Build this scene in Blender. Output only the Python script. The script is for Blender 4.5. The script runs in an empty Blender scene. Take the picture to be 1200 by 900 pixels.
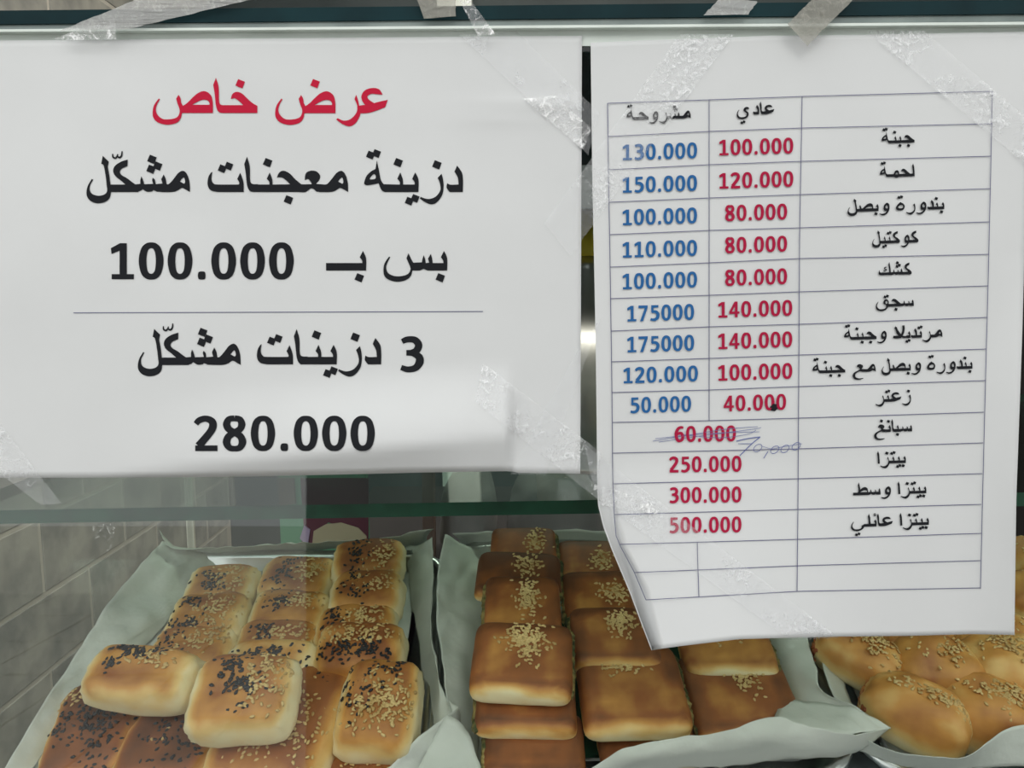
import bpy, bmesh, math, random
from mathutils import Vector, Matrix, noise
from mathutils.geometry import tessellate_polygon

# ------------------------------------------------------------ camera
FPX = 867.0
CAM = Vector((0, 0, 1.30))
PITCH = math.radians(7.0)
FWD = Vector((0, math.cos(PITCH), -math.sin(PITCH)))
UP = Vector((0, math.sin(PITCH), math.cos(PITCH)))
RT = Vector((1, 0, 0))
sc = bpy.context.scene
COL = sc.collection
cd = bpy.data.cameras.new('camera')
cd.sensor_width = 36.0
cd.lens = 36.0 * FPX / 1200.0
cd.clip_start = 0.01
co = bpy.data.objects.new('camera', cd)
COL.objects.link(co)
co.location = CAM
co.rotation_euler = (math.radians(90) - PITCH, 0, 0)
sc.camera = co
# ------------------------------------------------------------ sky, added fill lights, exposure
W = bpy.data.worlds.new('sky')
sc.world = W
W.use_nodes = True
bg = W.node_tree.nodes['Background']
bg.inputs[0].default_value = (0.97, 0.985, .98, 1)
bg.inputs[1].default_value = 1.64


def area(name, loc, rot, size, energy, color):
    l = bpy.data.lights.new(name, 'AREA')
    l.energy = energy
    l.color = color
    l.shape = 'RECTANGLE'
    l.size, l.size_y = size
    o = bpy.data.objects.new(name, l)
    COL.objects.link(o)
    o.location = loc
    o.rotation_euler = rot
    return o


area('shop_fill_light', (0.3, 1.5, 2.60), (0, 0, 0), (1.2, 0.3), 28, (1.0, 0.93, 0.80))  # added fill light, lifts the dark shop interior
area('case_fill_light', (0.2, .40, 1.275), (math.radians(20), 0, 0), (.9, .02), .42, (1.0, 0.92, 0.80))  # added fill light hidden behind the signs, brightens the pastries
sun = bpy.data.lights.new('sun', 'SUN')
sun.energy = 0.55
sun.angle = math.radians(25)
sun.color = (1.0, 0.97, 0.92)
so = bpy.data.objects.new('sun', sun)
COL.objects.link(so)
so.rotation_euler = (math.radians(48), 0, math.radians(14))
sc.view_settings.view_transform = 'Standard'
sc.view_settings.look = 'None'
sc.view_settings.exposure = 0.0
sc.view_settings.gamma = 1.0
sc.view_settings.use_curve_mapping = False


# ------------------------------------------------------------ geometry of the place
def ray(px, py):
    return FWD + RT * ((px - 600) / FPX) + UP * ((450 - py) / FPX)


def hit(px, py, P, N):
    r = ray(px, py)
    return CAM + r * ((P - CAM).dot(N) / r.dot(N))


LEAN = math.radians(3.6)
GN = Vector((0, -math.cos(LEAN), math.sin(LEAN)))     # pane normal, to the street
GU = Vector((0, math.sin(LEAN), math.cos(LEAN)))
G0 = CAM + FWD * 0.358


def on_glass(px, py, d=0.0):
    return hit(px, py, G0 + GN * d, GN)


TILT = math.radians(21)
BU = Vector((0, math.cos(TILT), math.sin(TILT)))      # up the slope of the sloping deck
BN = Vector((0, -math.sin(TILT), math.cos(TILT)))
B0 = CAM + ray(600, 890) * 0.44


def on_deck(px, py, h=0.0):
    return hit(px, py, B0 + BN * h, BN)


def deck(a, b, h=0.0):
    return B0 + RT * a + BU * b + BN * h


DROT = Matrix((RT, BU, BN)).transposed()              # deck frame -> world


def depth(P):
    return (P - CAM).dot(FWD)


# ------------------------------------------------------------ materials
MATS = {}


def mat(name, col=(.8, .8, .8), rough=.5, metal=0.0, **kw):
    m = bpy.data.materials.new(name)
    m.use_nodes = True
    b = m.node_tree.nodes['Principled BSDF']
    b.inputs['Base Color'].default_value = (*col, 1)
    b.inputs['Roughness'].default_value = rough
    b.inputs['Metallic'].default_value = metal
    for k, v in kw.items():
        b.inputs[k.replace('_', ' ')].default_value = v
    MATS[name] = m
    return m


def noisy(name, c1, c2, scale=8, rough=.6, bump=0.0, bscale=None, metal=0.0, detail=4, lo=.35, hi=.65, dist=0.01, **kw):
    m = mat(name, c1, rough, metal, **kw)
    nt = m.node_tree
    b = nt.nodes['Principled BSDF']
    tc = nt.nodes.new('ShaderNodeTexCoord')
    n = nt.nodes.new('ShaderNodeTexNoise')
    n.inputs['Scale'].default_value = scale
    n.inputs['Detail'].default_value = detail
    r = nt.nodes.new('ShaderNodeValToRGB')
    r.color_ramp.elements[0].position = lo
    r.color_ramp.elements[1].position = hi
    r.color_ramp.elements[0].color = (*c1, 1)
    r.color_ramp.elements[1].color = (*c2, 1)
    L = nt.links.new
    L(tc.outputs['Object'], n.inputs['Vector'])
    L(n.outputs['Fac'], r.inputs['Fac'])
    L(r.outputs['Color'], b.inputs['Base Color'])
    if bump:
        n2 = nt.nodes.new('ShaderNodeTexNoise')
        n2.inputs['Scale'].default_value = bscale or scale * 4
        n2.inputs['Detail'].default_value = 5
        bp = nt.nodes.new('ShaderNodeBump')
        bp.inputs['Strength'].default_value = bump
        bp.inputs['Distance'].default_value = dist
        L(tc.outputs['Object'], n2.inputs['Vector'])
        L(n2.outputs['Fac'], bp.inputs['Height'])
        L(bp.outputs['Normal'], b.inputs['Normal'])
    return m


def glass_mat(name, tint, rough=.0, ior=1.5):
    m = bpy.data.materials.new(name)
    m.use_nodes = True
    nt = m.node_tree
    nt.nodes.clear()
    out = nt.nodes.new('ShaderNodeOutputMaterial')
    mx = nt.nodes.new('ShaderNodeMixShader')
    fr = nt.nodes.new('ShaderNodeFresnel')
    # same reflectance on both faces of the slab (no false total reflection inside)
    ge = nt.nodes.new('ShaderNodeNewGeometry')
    mr = nt.nodes.new('ShaderNodeMapRange')
    mr.inputs[3].default_value = ior
    mr.inputs[4].default_value = 1 / ior
    nt.links.new(ge.outputs['Backfacing'], mr.inputs[0])
    nt.links.new(mr.outputs[0], fr.inputs['IOR'])
    tr = nt.nodes.new('ShaderNodeBsdfTransparent')
    tr.inputs[0].default_value = (*tint, 1)
    gl = nt.nodes.new('ShaderNodeBsdfGlossy')
    gl.inputs['Roughness'].default_value = rough
    L = nt.links.new
    L(fr.outputs[0], mx.inputs[0])
    L(tr.outputs[0], mx.inputs[1])
    L(gl.outputs[0], mx.inputs[2])
    L(mx.outputs[0], out.inputs[0])
    MATS[name] = m
    return m


def tape_mat(name, white=.5, base=.10, tint=(.95, .95, .95), lo=.52, hi=.66, scale=90):
    """clear sticky tape: mostly see-through, glints on its creases painted in as pale noise flecks"""
    m = bpy.data.materials.new(name)
    m.use_nodes = True
    nt = m.node_tree
    nt.nodes.clear()
    N = nt.nodes.new
    L = nt.links.new
    out = N('ShaderNodeOutputMaterial')
    tc = N('ShaderNodeTexCoord')
    big = N('ShaderNodeTexNoise')
    big.inputs['Scale'].default_value = 28
    big.inputs['Detail'].default_value = 2
    fine = N('ShaderNodeTexNoise')
    fine.inputs['Scale'].default_value = scale * 3
    fine.inputs['Detail'].default_value = 6
    fine.inputs['Roughness'].default_value = .7
    fine.inputs['Distortion'].default_value = 1.5
    r1 = N('ShaderNodeMapRange')
    r1.inputs[1].default_value = lo - .06
    r1.inputs[2].default_value = hi - .06
    r2 = N('ShaderNodeMapRange')
    r2.inputs[1].default_value = .50
    r2.inputs[2].default_value = .68
    mul = N('ShaderNodeMath')
    mul.operation = 'MULTIPLY'
    mad = N('ShaderNodeMath')
    mad.operation = 'MULTIPLY_ADD'
    mad.inputs[1].default_value = white  # strength of the painted flecks that stand in for glints
    mad.inputs[2].default_value = base
    tr = N('ShaderNodeBsdfTransparent')
    df = N('ShaderNodeBsdfPrincipled')
    df.inputs['Base Color'].default_value = (*tint, 1)
    df.inputs['Roughness'].default_value = .22
    bp = N('ShaderNodeBump')
    bp.inputs['Strength'].default_value = .35
    bp.inputs['Distance'].default_value = .002
    mx = N('ShaderNodeMixShader')
    for a, b in ((tc.outputs['Object'], big.inputs['Vector']), (tc.outputs['Object'], fine.inputs['Vector']),
                 (big.outputs['Fac'], r1.inputs[0]), (fine.outputs['Fac'], r2.inputs[0]),
                 (r1.outputs[0], mul.inputs[0]), (r2.outputs[0], mul.inputs[1]), (mul.outputs[0], mad.inputs[0]),
                 (mad.outputs[0], mx.inputs[0]), (fine.outputs['Fac'], bp.inputs['Height']),
                 (bp.outputs[0], df.inputs['Normal']), (tr.outputs[0], mx.inputs[1]), (df.outputs[0], mx.inputs[2]),
                 (mx.outputs[0], out.inputs[0])):
        L(a, b)
    MATS[name] = m
    return m


def crust_mat():
    m = mat('crust', rough=.55)
    nt = m.node_tree
    b = nt.nodes['Principled BSDF']
    N = nt.nodes.new
    L = nt.links.new
    at = N('ShaderNodeAttribute')
    at.attribute_name = 'crust'
    tc = N('ShaderNodeTexCoord')
    n = N('ShaderNodeTexNoise')
    n.inputs['Scale'].default_value = 70
    n.inputs['Detail'].default_value = 5
    ad = N('ShaderNodeMath')
    ad.operation = 'MULTIPLY_ADD'
    ad.inputs[1].default_value = .34
    sb = N('ShaderNodeMath')
    sb.operation = 'SUBTRACT'
    sb.inputs[1].default_value = .17
    r = N('ShaderNodeValToRGB')
    e = r.color_ramp.elements
    e[0].position = 0
    e[0].color = (.86, .74, .46, 1)
    e[1].position = 1
    e[1].color = (.13, .042, .014, 1)
    for p, c in ((.22, (.80, .54, .21)), (.45, (.60, .28, .065)), (.72, (.30, .095, .024))):
        x = e.new(p)
        x.color = (*c, 1)
    bp = N('ShaderNodeBump')
    bp.inputs['Strength'].default_value = .35
    bp.inputs['Distance'].default_value = .002
    L(tc.outputs['Object'], n.inputs['Vector'])
    L(n.outputs['Fac'], ad.inputs[0])
    L(at.outputs['Fac'], ad.inputs[2])
    L(ad.outputs[0], sb.inputs[0])
    L(sb.outputs[0], r.inputs['Fac'])
    L(r.outputs[0], b.inputs['Base Color'])
    L(n.outputs['Fac'], bp.inputs['Height'])
    L(bp.outputs[0], b.inputs['Normal'])
    return m


crust_mat()
noisy('paper', (.655, .665, .665), (.69, .70, .70), 9, .75, .15, 60, dist=.001)
noisy('parchment', (.56, .58, .54), (.66, .675, .63), 14, .55, .9, 30, dist=.003)
mat('ink_black', (.018, .019, .022), .9, Specular_IOR_Level=.08)
mat('ink_red', (.52, .018, .05), .9, Specular_IOR_Level=.08)
mat('ink_table_red', (.40, .015, .055), .9, Specular_IOR_Level=.08)
mat('ink_blue', (.03, .13, .33), .9, Specular_IOR_Level=.08)
mat('ink_line', (.10, .10, .20), .5)
mat('pen_blue', (.12, .15, .36), .5)
glass_mat('pane_glass', (.945, .965, .95))
glass_mat('side_glass', (.97, .985, .975), .0, 1.15)
glass_mat('shelf_glass', (.74, .86, .82), .05, 1.5)
noisy('glass_edge', (.008, .050, .028), (.014, .085, .048), 60, .45)
noisy('glass_edge_dark', (.002, .018, .022), (.004, .030, .036), 30, .6, Specular_IOR_Level=.15)
noisy('pale_rail', (.66, .72, .67), (.76, .82, .77), 25, .35)
noisy('rail_grey', (.16, .20, .19), (.26, .31, .29), 30, .3)
noisy('steel', (.55, .56, .56), (.68, .69, .69), 30, .28, metal=1.0)
noisy('cabinet_grey', (.20, .21, .21), (.25, .26, .26), 6, .5)
noisy('deck_steel', (.30, .34, .35), (.42, .46, .47), 12, .35, metal=.7)
noisy('stone_tile', (.22, .225, .215), (.40, .395, .36), 11, .65, .3, 60, dist=.003)
mat('grout', (.50, .48, .43), .9)
noisy('paving', (.24, .24, .23), (.34, .33, .31), 7, .8, .3, 40, dist=.003)
noisy('dark_wall', (.018, .016, .018), (.035, .03, .032), 3, .8)
noisy('teal_wall', (.045, .06, .065), (.075, .095, .10), 3, .7)
noisy('ceiling_paint', (.25, .25, .24), (.30, .30, .29), 4, .9)
noisy('brown_wood', (.13, .085, .07), (.19, .13, .10), 18, .6)
noisy('sack_cloth', (.20, .19, .19), (.29, .275, .27), 10, .8, .4, 50, dist=.004)
noisy('green_mat', (.008, .06, .03), (.015, .10, .05), 30, .45)
noisy('sesame', (.52, .33, .12), (.76, .55, .25), 60, .5)
mat('nigella', (.012, .012, .016), .5)
noisy('herb_filling', (.05, .06, .015), (.30, .22, .07), 160, .7, .6, 300, lo=.4, hi=.6, dist=.003)
noisy('red_filling', (.30, .07, .02), (.50, .20, .06), 120, .5, .6, 300, dist=.003)
mat('poster_green', (.10, .30, .17), .5)
mat('poster_burgundy', (.09, .012, .03), .5)
mat('poster_cream', (.42, .37, .24), .5)
mat('poster_lilac', (.38, .30, .45), .5)
mat('yellow_plastic', (.80, .62, .02), .35)
mat('sealant', (.75, .72, .62), .5)
tape_mat('residue', .75, .0, (.62, .64, .60), .40, .55)
tape_mat('tape_clear', .8, .12, (.95, .96, .97), .50, .64)
tape_mat('tape_faint', .7, .12, (.90, .91, .93), .55, .70)
tape_mat('tape_crumpled', 1.1, .16, (.97, .97, .97), .38, .50, 60)
tape_mat('tape_dirty', .35, .62, (.36, .35, .30), .40, .60)
tape_mat('tape_milky', .40, .55, (.62, .62, .60), .40, .60)


# ------------------------------------------------------------ object helpers
def link(name, me, m, parent=None, smooth=False):
    o = bpy.data.objects.new(name, me)
    COL.objects.link(o)
    if m is not None and not me.materials:
        for k in (m if isinstance(m, (list, tuple)) else [m]):
            me.materials.append(MATS[k] if isinstance(k, str) else k)
    if parent:
        o.parent = parent
    if smooth:
        me.polygons.foreach_set('use_smooth', [True] * len(me.polygons))
    return o


def mesh(name, V, F, m, parent=None, smooth=False):
    """V in world space; the object's origin is put at the base of its own geometry"""
    V = [Vector(v) for v in V]
    base = Vector((0, 0, 0))
    if parent is not None:
        base = parent.matrix_world.translation.copy() if False else parent.get('_o', (0, 0, 0))
        base = Vector(base)
    else:
        n = len(V)
        base = Vector((sum(v.x for v in V) / n, sum(v.y for v in V) / n, min(v.z for v in V)))
    me = bpy.data.meshes.new(name)
    me.from_pydata([v - base for v in V], [], F)
    me.update()
    o = link(name, me, m, parent, smooth)
    if parent is None:
        o.location = base
        o['_o'] = tuple(base)
    else:
        o['_o'] = tuple(base)
    return o


def thing(name, label, cat, loc, group=None, **kw):
    o = bpy.data.objects.new(name, None)
    o.empty_display_size = .02
    COL.objects.link(o)
    o.location = loc
    o['_o'] = tuple(loc)
    return tag(o, label, cat, group)


def tag(o, label=None, cat=None, group=None, kind=None):
    if label: o['label'] = label
    if cat: o['category'] = cat
    if group: o['group'] = group
    if kind: o['kind'] = kind
    return o


def boxgeo(a, b, M=None):
    x0, y0, z0 = a
    x1, y1, z1 = b
    V = [Vector(p) for p in ((x0, y0, z0), (x1, y0, z0), (x1, y1, z0), (x0, y1, z0), (x0, y0, z1), (x1, y0, z1), (x1, y1, z1), (x0, y1, z1))]
    if M: V = [M(v) for v in V]
    F = [(0, 3, 2, 1), (4, 5, 6, 7), (0, 1, 5, 4), (1, 2, 6, 5), (2, 3, 7, 6), (3, 0, 4, 7)]
    return V, F


def box(name, a, b, m, parent=None, M=None, bevel=0, kind=None):
    V, F = boxgeo(a, b, M)
    o = mesh(name, V, F, m, parent)
    if bevel:
        md = o.modifiers.new('bevel', 'BEVEL')
        md.width = bevel
        md.segments = 2
    if kind: o['kind'] = kind
    return o


def catmull(P, n=6, closed=False):
    P = [Vector(p) for p in P]
    out = []
    N = len(P)
    segs = N if closed else N - 1
    for i in range(segs):
        if closed:
            p0, p1, p2, p3 = P[i - 1], P[i], P[(i + 1) % N], P[(i + 2) % N]
        else:
            p0, p1, p2, p3 = P[max(i - 1, 0)], P[i], P[i + 1], P[min(i + 2, N - 1)]
        for k in range(n):
            t = k / n
            out.append(.5 * ((2 * p1) + (p2 - p0) * t + (2 * p0 - 5 * p1 + 4 * p2 - p3) * t * t + (3 * p1 - p0 - 3 * p2 + p3) * t ** 3))
    if not closed: out.append(P[-1])
    return out


def interp(tab, x):
    if x <= tab[0][0]: return tab[0][1]
    for (a, u), (b, v) in zip(tab, tab[1:]):
        if x <= b: return u + (v - u) * (x - a) / (b - a)
    return tab[-1][1]


# ------------------------------------------------------------ setting
FLOORZ = 0.0
box('floor', (-6, -6, -.1), (6, 4, -.012), 'grout', kind='structure')
fl = bpy.data.objects['floor']
# paving stones near the case (slabs of the pavement)
slab = None
for i in range(-7, 8):
    for j in range(-8, 3):
        x, y = i * .42, j * .42 - .2
        if slab is None:
            slab = box('paving_slab', (-.203, -.203, -.02), (.203, .203, 0), 'paving', fl, bevel=.003)
            slab.location = (x - fl.location.x, y - fl.location.y, -fl.location.z)
            # re-centre mesh data on its own origin
            for v in slab.data.vertices: v.co += Vector(fl['_o'])
        else:
            c = slab.copy()
            COL.objects.link(c)
            c.location = (x - fl.location.x, y - fl.location.y, -fl.location.z)

wl = box('wall_left', (-1.16, .0, 0), (-1.02, 2.6, 2.8), 'grout', kind='structure')
THX, THZ = .34, .172
tl = None
r = 0
z = 0.137
while z < 2.75:
    off = (r % 2) * THX / 2
    k = -1
    while True:
        y0 = .02 + k * THX + off
        y1 = y0 + THX - .011
        k += 1
        if y0 > 2.58: break
        y0 = max(y0, .02)
        y1 = min(y1, 2.58)
        if y1 - y0 < .03: continue
        full = abs((y1 - y0) - (THX - .011)) < .001
        if full and tl is not None:
            o = tl.copy()
            COL.objects.link(o)
            o.location = Vector((-1.02, y0, z)) - Vector(wl['_o'])
        else:
            o = box('stone_tile', (-.01, 0, 0), (.0025 , y1 - y0, THZ - .011), 'stone_tile', wl, bevel=.0015)
            for v in o.data.vertices: v.co += Vector(wl['_o'])
            o.location = Vector((-1.02, y0, z)) - Vector(wl['_o'])
            if full: tl = o
    z += THZ
    r += 1
box('wall_back', (-1.2, 2.6, 0), (1.9, 2.72, 2.8), 'teal_wall', kind='structure')
box('highlight_post', (-.24, 2.50, 0), (-.13, 2.59, 2.7), 'pale_rail', kind='structure')  # post added to give the glass shelf a pale mirrored streak
box('wall_right', (1.75, .0, 0), (1.88, 2.6, 2.8), 'dark_wall', kind='structure')
box('ceiling', (-1.2, .42, 2.8), (1.9, 2.72, 2.92), 'ceiling_paint', kind='structure')
# unseen dark block added behind the camera to darken the pane's reflection
box('reflection_block', (-.52, -1.35, 0), (1.5, -1.15, 2.1), 'dark_wall', kind='structure')

# ------------------------------------------------------------ display case
CX0, CX1 = -.312, .78
case = thing('display_case', 'glass-fronted bakery display case with green glass edges and sloping deck', 'display case', (0.22, .55, 0))
CO = Vector(case['_o'])


def dk(v): return deck(v.x, v.y, v.z)


def gl(v): return G0 + RT * v.x + GU * v.y + GN * v.z


box('deck', (CX0 + .004, -.06, -.034), (CX1, .198, -.020), 'deck_steel', case, dk)
# base cabinet below the deck
fz = deck(0, -.06, -.036)
bz = deck(0, .198, -.036)
V = [(CX0, fz.y, 0), (CX1, fz.y, 0), (CX1, bz.y, 0), (CX0, bz.y, 0), (CX0, fz.y, fz.z), (CX1, fz.y, fz.z), (CX1, bz.y, bz.z), (CX0, bz.y, bz.z)]
mesh('base_cabinet', V, [(0, 3, 2, 1), (4, 5, 6, 7), (0, 1, 5, 4), (1, 2, 6, 5), (2, 3, 7, 6), (3, 0, 4, 7)], 'cabinet_grey', case)


def slab_glass(name, a, b, M, m, edge, parent):
    V, F = boxgeo(a, b, M)
    o = mesh(name, V, F, [m, edge], parent)
    # the two large faces are clear, the narrow rims show green
    areas = sorted(o.data.polygons, key=lambda p: -p.area)
    for p in areas[2:]: p.material_index = 1
    return o


ytop = (on_glass(600, 33) - G0).dot(GU)
ybot = (on_glass(600, 960) - G0).dot(GU)
fg = slab_glass('front_glass', (CX0 - .1, ybot, -.006), (CX1, ytop, 0), gl, 'pane_glass', 'glass_edge', case)
# side glass
sg_y0 = (G0 + GU * ybot).y + .012
SGY = .70
zt = 1.43
V = []
for x in (CX0 - .005, CX0):
    V += [(x, .375, fz.z - .05), (x, SGY, fz.z - .05), (x, SGY, zt), (x, .385, zt)]
o = mesh('side_glass', V, [(0, 1, 2, 3), (7, 6, 5, 4), (0, 4, 5, 1), (1, 5, 6, 2), (2, 6, 7, 3), (3, 7, 4, 0)], 'side_glass', case)
box('side_glass_edge', (CX0 - .006, SGY, fz.z), (CX0 + .001, SGY + .003, zt), 'sealant', case)
# upper glass shelf: slightly skewed front edge as in the photograph
pL = CAM + ray(0, 598) * .402
pR = CAM + ray(700, 584) * .402
sl = (pR.z - pL.z) / (pR.x - pL.x)
zs0 = pL.z
V = []
TH = .0076
yf = pL.y
for dz in (0, -TH):
    for (x, y) in ((CX0 + .002, yf), (CX1 - .01, yf), (CX1 - .01, yf + .36), (CX0 + .002, yf + .36)):
        V.append((x, y, zs0 + (x - pL.x) * sl * .9 + dz))
sh = mesh('glass_shelf', V, [(0, 1, 2, 3), (7, 6, 5, 4), (0, 4, 5, 1), (1, 5, 6, 2), (2, 6, 7, 3), (3, 7, 4, 0)], ['shelf_glass', 'glass_edge'], case)
for i, p in enumerate(sh.data.polygons):
    if i > 1: p.material_index = 1
SHELFZ = lambda x: zs0 + (x - pL.x) * sl * .9
# top: glass slab with dark teal edge, grey channel and pale rail under it
def hbar(name, px0, px1, ptop, pbot, d0, thick, m, ptop2=None, pbot2=None):
    """horizontal bar whose front face spans image rows ptop..pbot, standing d0 off the pane"""
    ptop2 = ptop if ptop2 is None else ptop2
    pbot2 = pbot if pbot2 is None else pbot2
    a, b = on_glass(px0, ptop, d0), on_glass(px1, ptop2, d0)
    c, d = on_glass(px1, pbot2, d0), on_glass(px0, pbot, d0)
    bk = Vector((0, thick, 0))
    V = [a, b, c, d, a + bk, b + bk, c + bk, d + bk]
    return mesh(name, V, [(3, 2, 1, 0), (4, 5, 6, 7), (0, 1, 5, 4), (1, 2, 6, 5), (2, 3, 7, 6), (3, 0, 4, 7)], m, case)


hbar('top_glass_edge', -260, 1800, 15, 31, .004, .40, 'glass_edge_dark', -6, 10)
hbar('channel', -260, 1800, 31.3, 37, .003, .012, 'rail_grey', 10.3, 20)
hbar('glazing_bead', -260, 1800, 36.2, 39.0, .0045, .010, 'pale_rail', 21.0, 24.5)
hbar('pale_rail', -260, 1800, 39.3, 47, .0004, .0003, 'pale_rail', 25, 62)
box('rear_post', (CX1 - .02, .86, 0), (CX1, .88, zt), 'steel', case)
box('rear_post', (CX0, SGY + .01, 0), (CX0 + .006, SGY + .016, fz.z), 'steel', case)
box('right_end_panel', (CX1, .37, 0), (CX1 + .012, .90, zt), 'cabinet_grey', case)

# ------------------------------------------------------------ lettering
# outlines in units of 1/5 of a photograph pixel on the big sign; y up from the baseline; '*' marks a corner
def parse(s):
    pts = []
    for t in s.split():
        c = t.endswith('*')
        x, y = t.rstrip('*').split(',')
        pts.append((float(x), float(y), c))
    return pts


def outline(s):
    P = parse(s)
    k = next((i for i, p in enumerate(P) if p[2]), None)
    if k is None:
        return [(v.x, v.y) for v in catmull([(p[0], p[1], 0) for p in P], 5, True)]
    P = P[k:] + P[:k] + [P[k]]
    out = []
    run = [P[0]]
    for p in P[1:]:
        run.append(p)
        if p[2]:
            c = [(q[0], q[1], 0) for q in run]
            if len(c) == 2: out.append(c[0][:2])
            else: out += [(v.x, v.y) for v in catmull(c, 5)[:-1]]
            run = [p]
    return out


def shift(s, dx, dy=0):
    return ' '.join(f"{x + dx},{y + dy}{'*' if c else ''}" for x, y, c in parse(s))


def DOT(cx, cy, k=1.0):
    return f"{cx - 12 * k},{cy + 27 * k}* {cx + 28 * k},{cy + 11 * k}* {cx + 13 * k},{cy - 28 * k}* {cx - 28 * k},{cy - 11 * k}*"


SAD = "797,0* 797,60 785,105 750,128 712,118 680,92 648,60 622,42* 612,60 608,85 596,107* 582,84* 590,55 602,22 600,-5 585,-26 550,-36 505,-35 475,-13 463,17 470,50 487,82* 480,85* 455,50 445,15 448,-25 475,-55 530,-69 585,-57 608,-32 616,0*"
SADH = "675,48* 715,70 745,78 768,72 778,57 776,48*"
BOWLFREE = ''
# glyph: (x_left, x_right, [ [outer, hole...] ], [strokes])   strokes: (points, width list or number)
G = {}


def g(name, xl, xr, shapes, strokes=()):
    G[name] = (xl, xr, shapes, strokes)


g('sad', 440, 800, [[SAD, SADH]])
g('dad', 440, 800, [[SAD, SADH], [DOT(678, 174)]])
ALEFF = "815,207* 799,165* 808,110 814,50 822,20 835,4 855,0* 880,0* 880,46* 855,46* 840,52 833,75 831,150"
g('alef_f', 799, 870, [[ALEFF]])
g('alef', 790, 848, [["815,205* 800,165* 808,110 812,0* 842,0* 838,80 832,150"]])
KHAHI = "870,0* 1058,0* 1058,42* 1030,58 1000,84 968,114 938,124 912,112 902,82* 925,86 950,70 975,46* 870,46*"
g('khah_i', 880, 1062, [[KHAHI], [DOT(957, 172)]])
g('hah_i', 880, 1062, [[KHAHI]])
g('jeem_i', 880, 1062, [[KHAHI], [DOT(965, -45)]])
REHF = "487,109* 477,84* 492,50 492,15 475,-15 445,-38 410,-42 378,-28* 370,-36* 405,-62 447,-76 482,-58 505,-22 512,0* 530,0* 530,44* 504,46* 497,80"
g('reh_f', 372, 528, [[REHF]])
g('zain_f', 372, 528, [[REHF], [DOT(470, 165)]])
REH = "987,107* 965,84* 978,50 980,10 955,-25 920,-40 890,-38 865,-28* 860,-38* 895,-62 932,-72 965,-55 992,-15 999,30 996,75"
g('reh', 858, 1005, [[REH]])
g('zain', 858, 1005, [[REH], [DOT(960, 160)]])
AINI = "672,79* 657,36* 610,18 560,3 505,0* 505,46* 538,50* 522,75 518,105 540,136 585,149 622,140 642,109* 610,112 575,114 553,100 562,80 592,60* 630,70"
g('ain_i', 508, 680, [[AINI]])
DAL = "1112,0* 1113,70 1106,115 1078,155* 1063,120* 1082,85 1087,44* 1040,43 1020,52* 1017,25 1035,0*"
g('dal', 1012, 1120, [[DAL]])
g('dal_f', 1012, 1125, [[DAL, ], ["1095,0* 1150,0* 1150,44* 1095,44*"]])
TOOTHI = "852,0* 852,72 833,115* 815,78* 828,60 830,44* 790,44* 790,0*"
g('yeh_i', 790, 858, [[TOOTHI], [DOT(832, -37, .95)], [DOT(798, -53, .95)]])
g('beh_i', 790, 858, [[TOOTHI], [DOT(812, -42)]])
g('noon_i', 790, 858, [[TOOTHI], [DOT(815, 170)]])
g('teh_i', 790, 858, [[TOOTHI], [DOT(840, 172, .95)], [DOT(804, 158, .95)]])
g('hamza_i', 790, 858, [[TOOTHI]], [([(845, 195), (825, 205), (815, 190), (830, 178), (850, 182)], 12), ([(810, 165), (850, 178)], 12)])
g('beh_x', 646, 858, [["852,0* 852,72 833,115* 815,78* 828,60 830,44* 620,44* 620,0*"], [DOT(812, -42)]])
TOOTHM = "790,0* 790,44* 762,44* 760,75 745,115* 728,78* 742,60 743,44* 705,44* 705,0*"
g('noon_m', 712, 788, [[TOOTHM], [DOT(733, 173)]])
g('beh_m', 712, 788, [[TOOTHM], [DOT(740, -42)]])
g('teh_m', 705, 788, [[TOOTHM], [DOT(756, 172, .95)], [DOT(720, 158, .95)]])
g('yeh_m', 705, 788, [[TOOTHM], [DOT(760, -37, .95)], [DOT(726, -53, .95)]])
TEHMF = "608,185* 622,120 632,70 648,46* 725,44* 725,0* 655,0* 635,12 618,52* 585,44 545,40 533,52* 545,90 570,118 600,135*"
g('tehm_f', 533, 715, [[TEHMF, "566,78 588,104 600,98 600,80 582,74"], [DOT(571, 217, .95)], [DOT(606, 226, .95)]])
g('tehm', 533, 680, [["600,135* 625,118* 650,100 665,60 650,15 615,0 565,2 538,25 540,60 565,100", "625,85 640,60 628,38 590,35 570,50 585,75"],
                     [DOT(580, 207, .95)], [DOT(616, 216, .95)]])
MEEMI = "440,0* 437,60 422,105 400,124 372,112 345,78 318,48 300,44* 270,44* 270,0* 335,0 365,8 390,24 405,20*"
g('meem_i', 280, 448, [[MEEMI, "380,62* 403,86 412,60 406,48*"]])
g('meem_m', 290, 425, [["435,0* 435,44* 418,46* 412,85 385,105 352,90 335,55 325,44* 280,44* 280,0* 330,0 355,-12 390,-14 410,0*", "358,40* 372,66 392,62 396,38*"]])
AINM = "300,0* 300,44* 250,48* 268,68 276,95 255,120 222,125 192,110 186,70* 205,76 222,58 226,46* 150,44* 150,0* 190,0 225,22 255,2*"
g('ain_m', 160, 292, [[AINM]])
JEEMM = "190,0* 190,44* 165,46* 130,75 95,110 60,125 35,113 22,85* 50,85 75,70 100,45* -10,44* -10,0*"
g('jeem_m', 0, 180, [[JEEMM], [DOT(90, -45)]])
g('hah_m', 0, 180, [[JEEMM]])
g('teh', 766, 985, [["978,0* 976,60 957,113* 940,77* 952,55 950,44* 830,44 802,50 789,75 794,118* 786,113 770,85 767,40 785,10 825,0*"],
                    [DOT(890, 152, .95)], [DOT(852, 137, .95)]])
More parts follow.
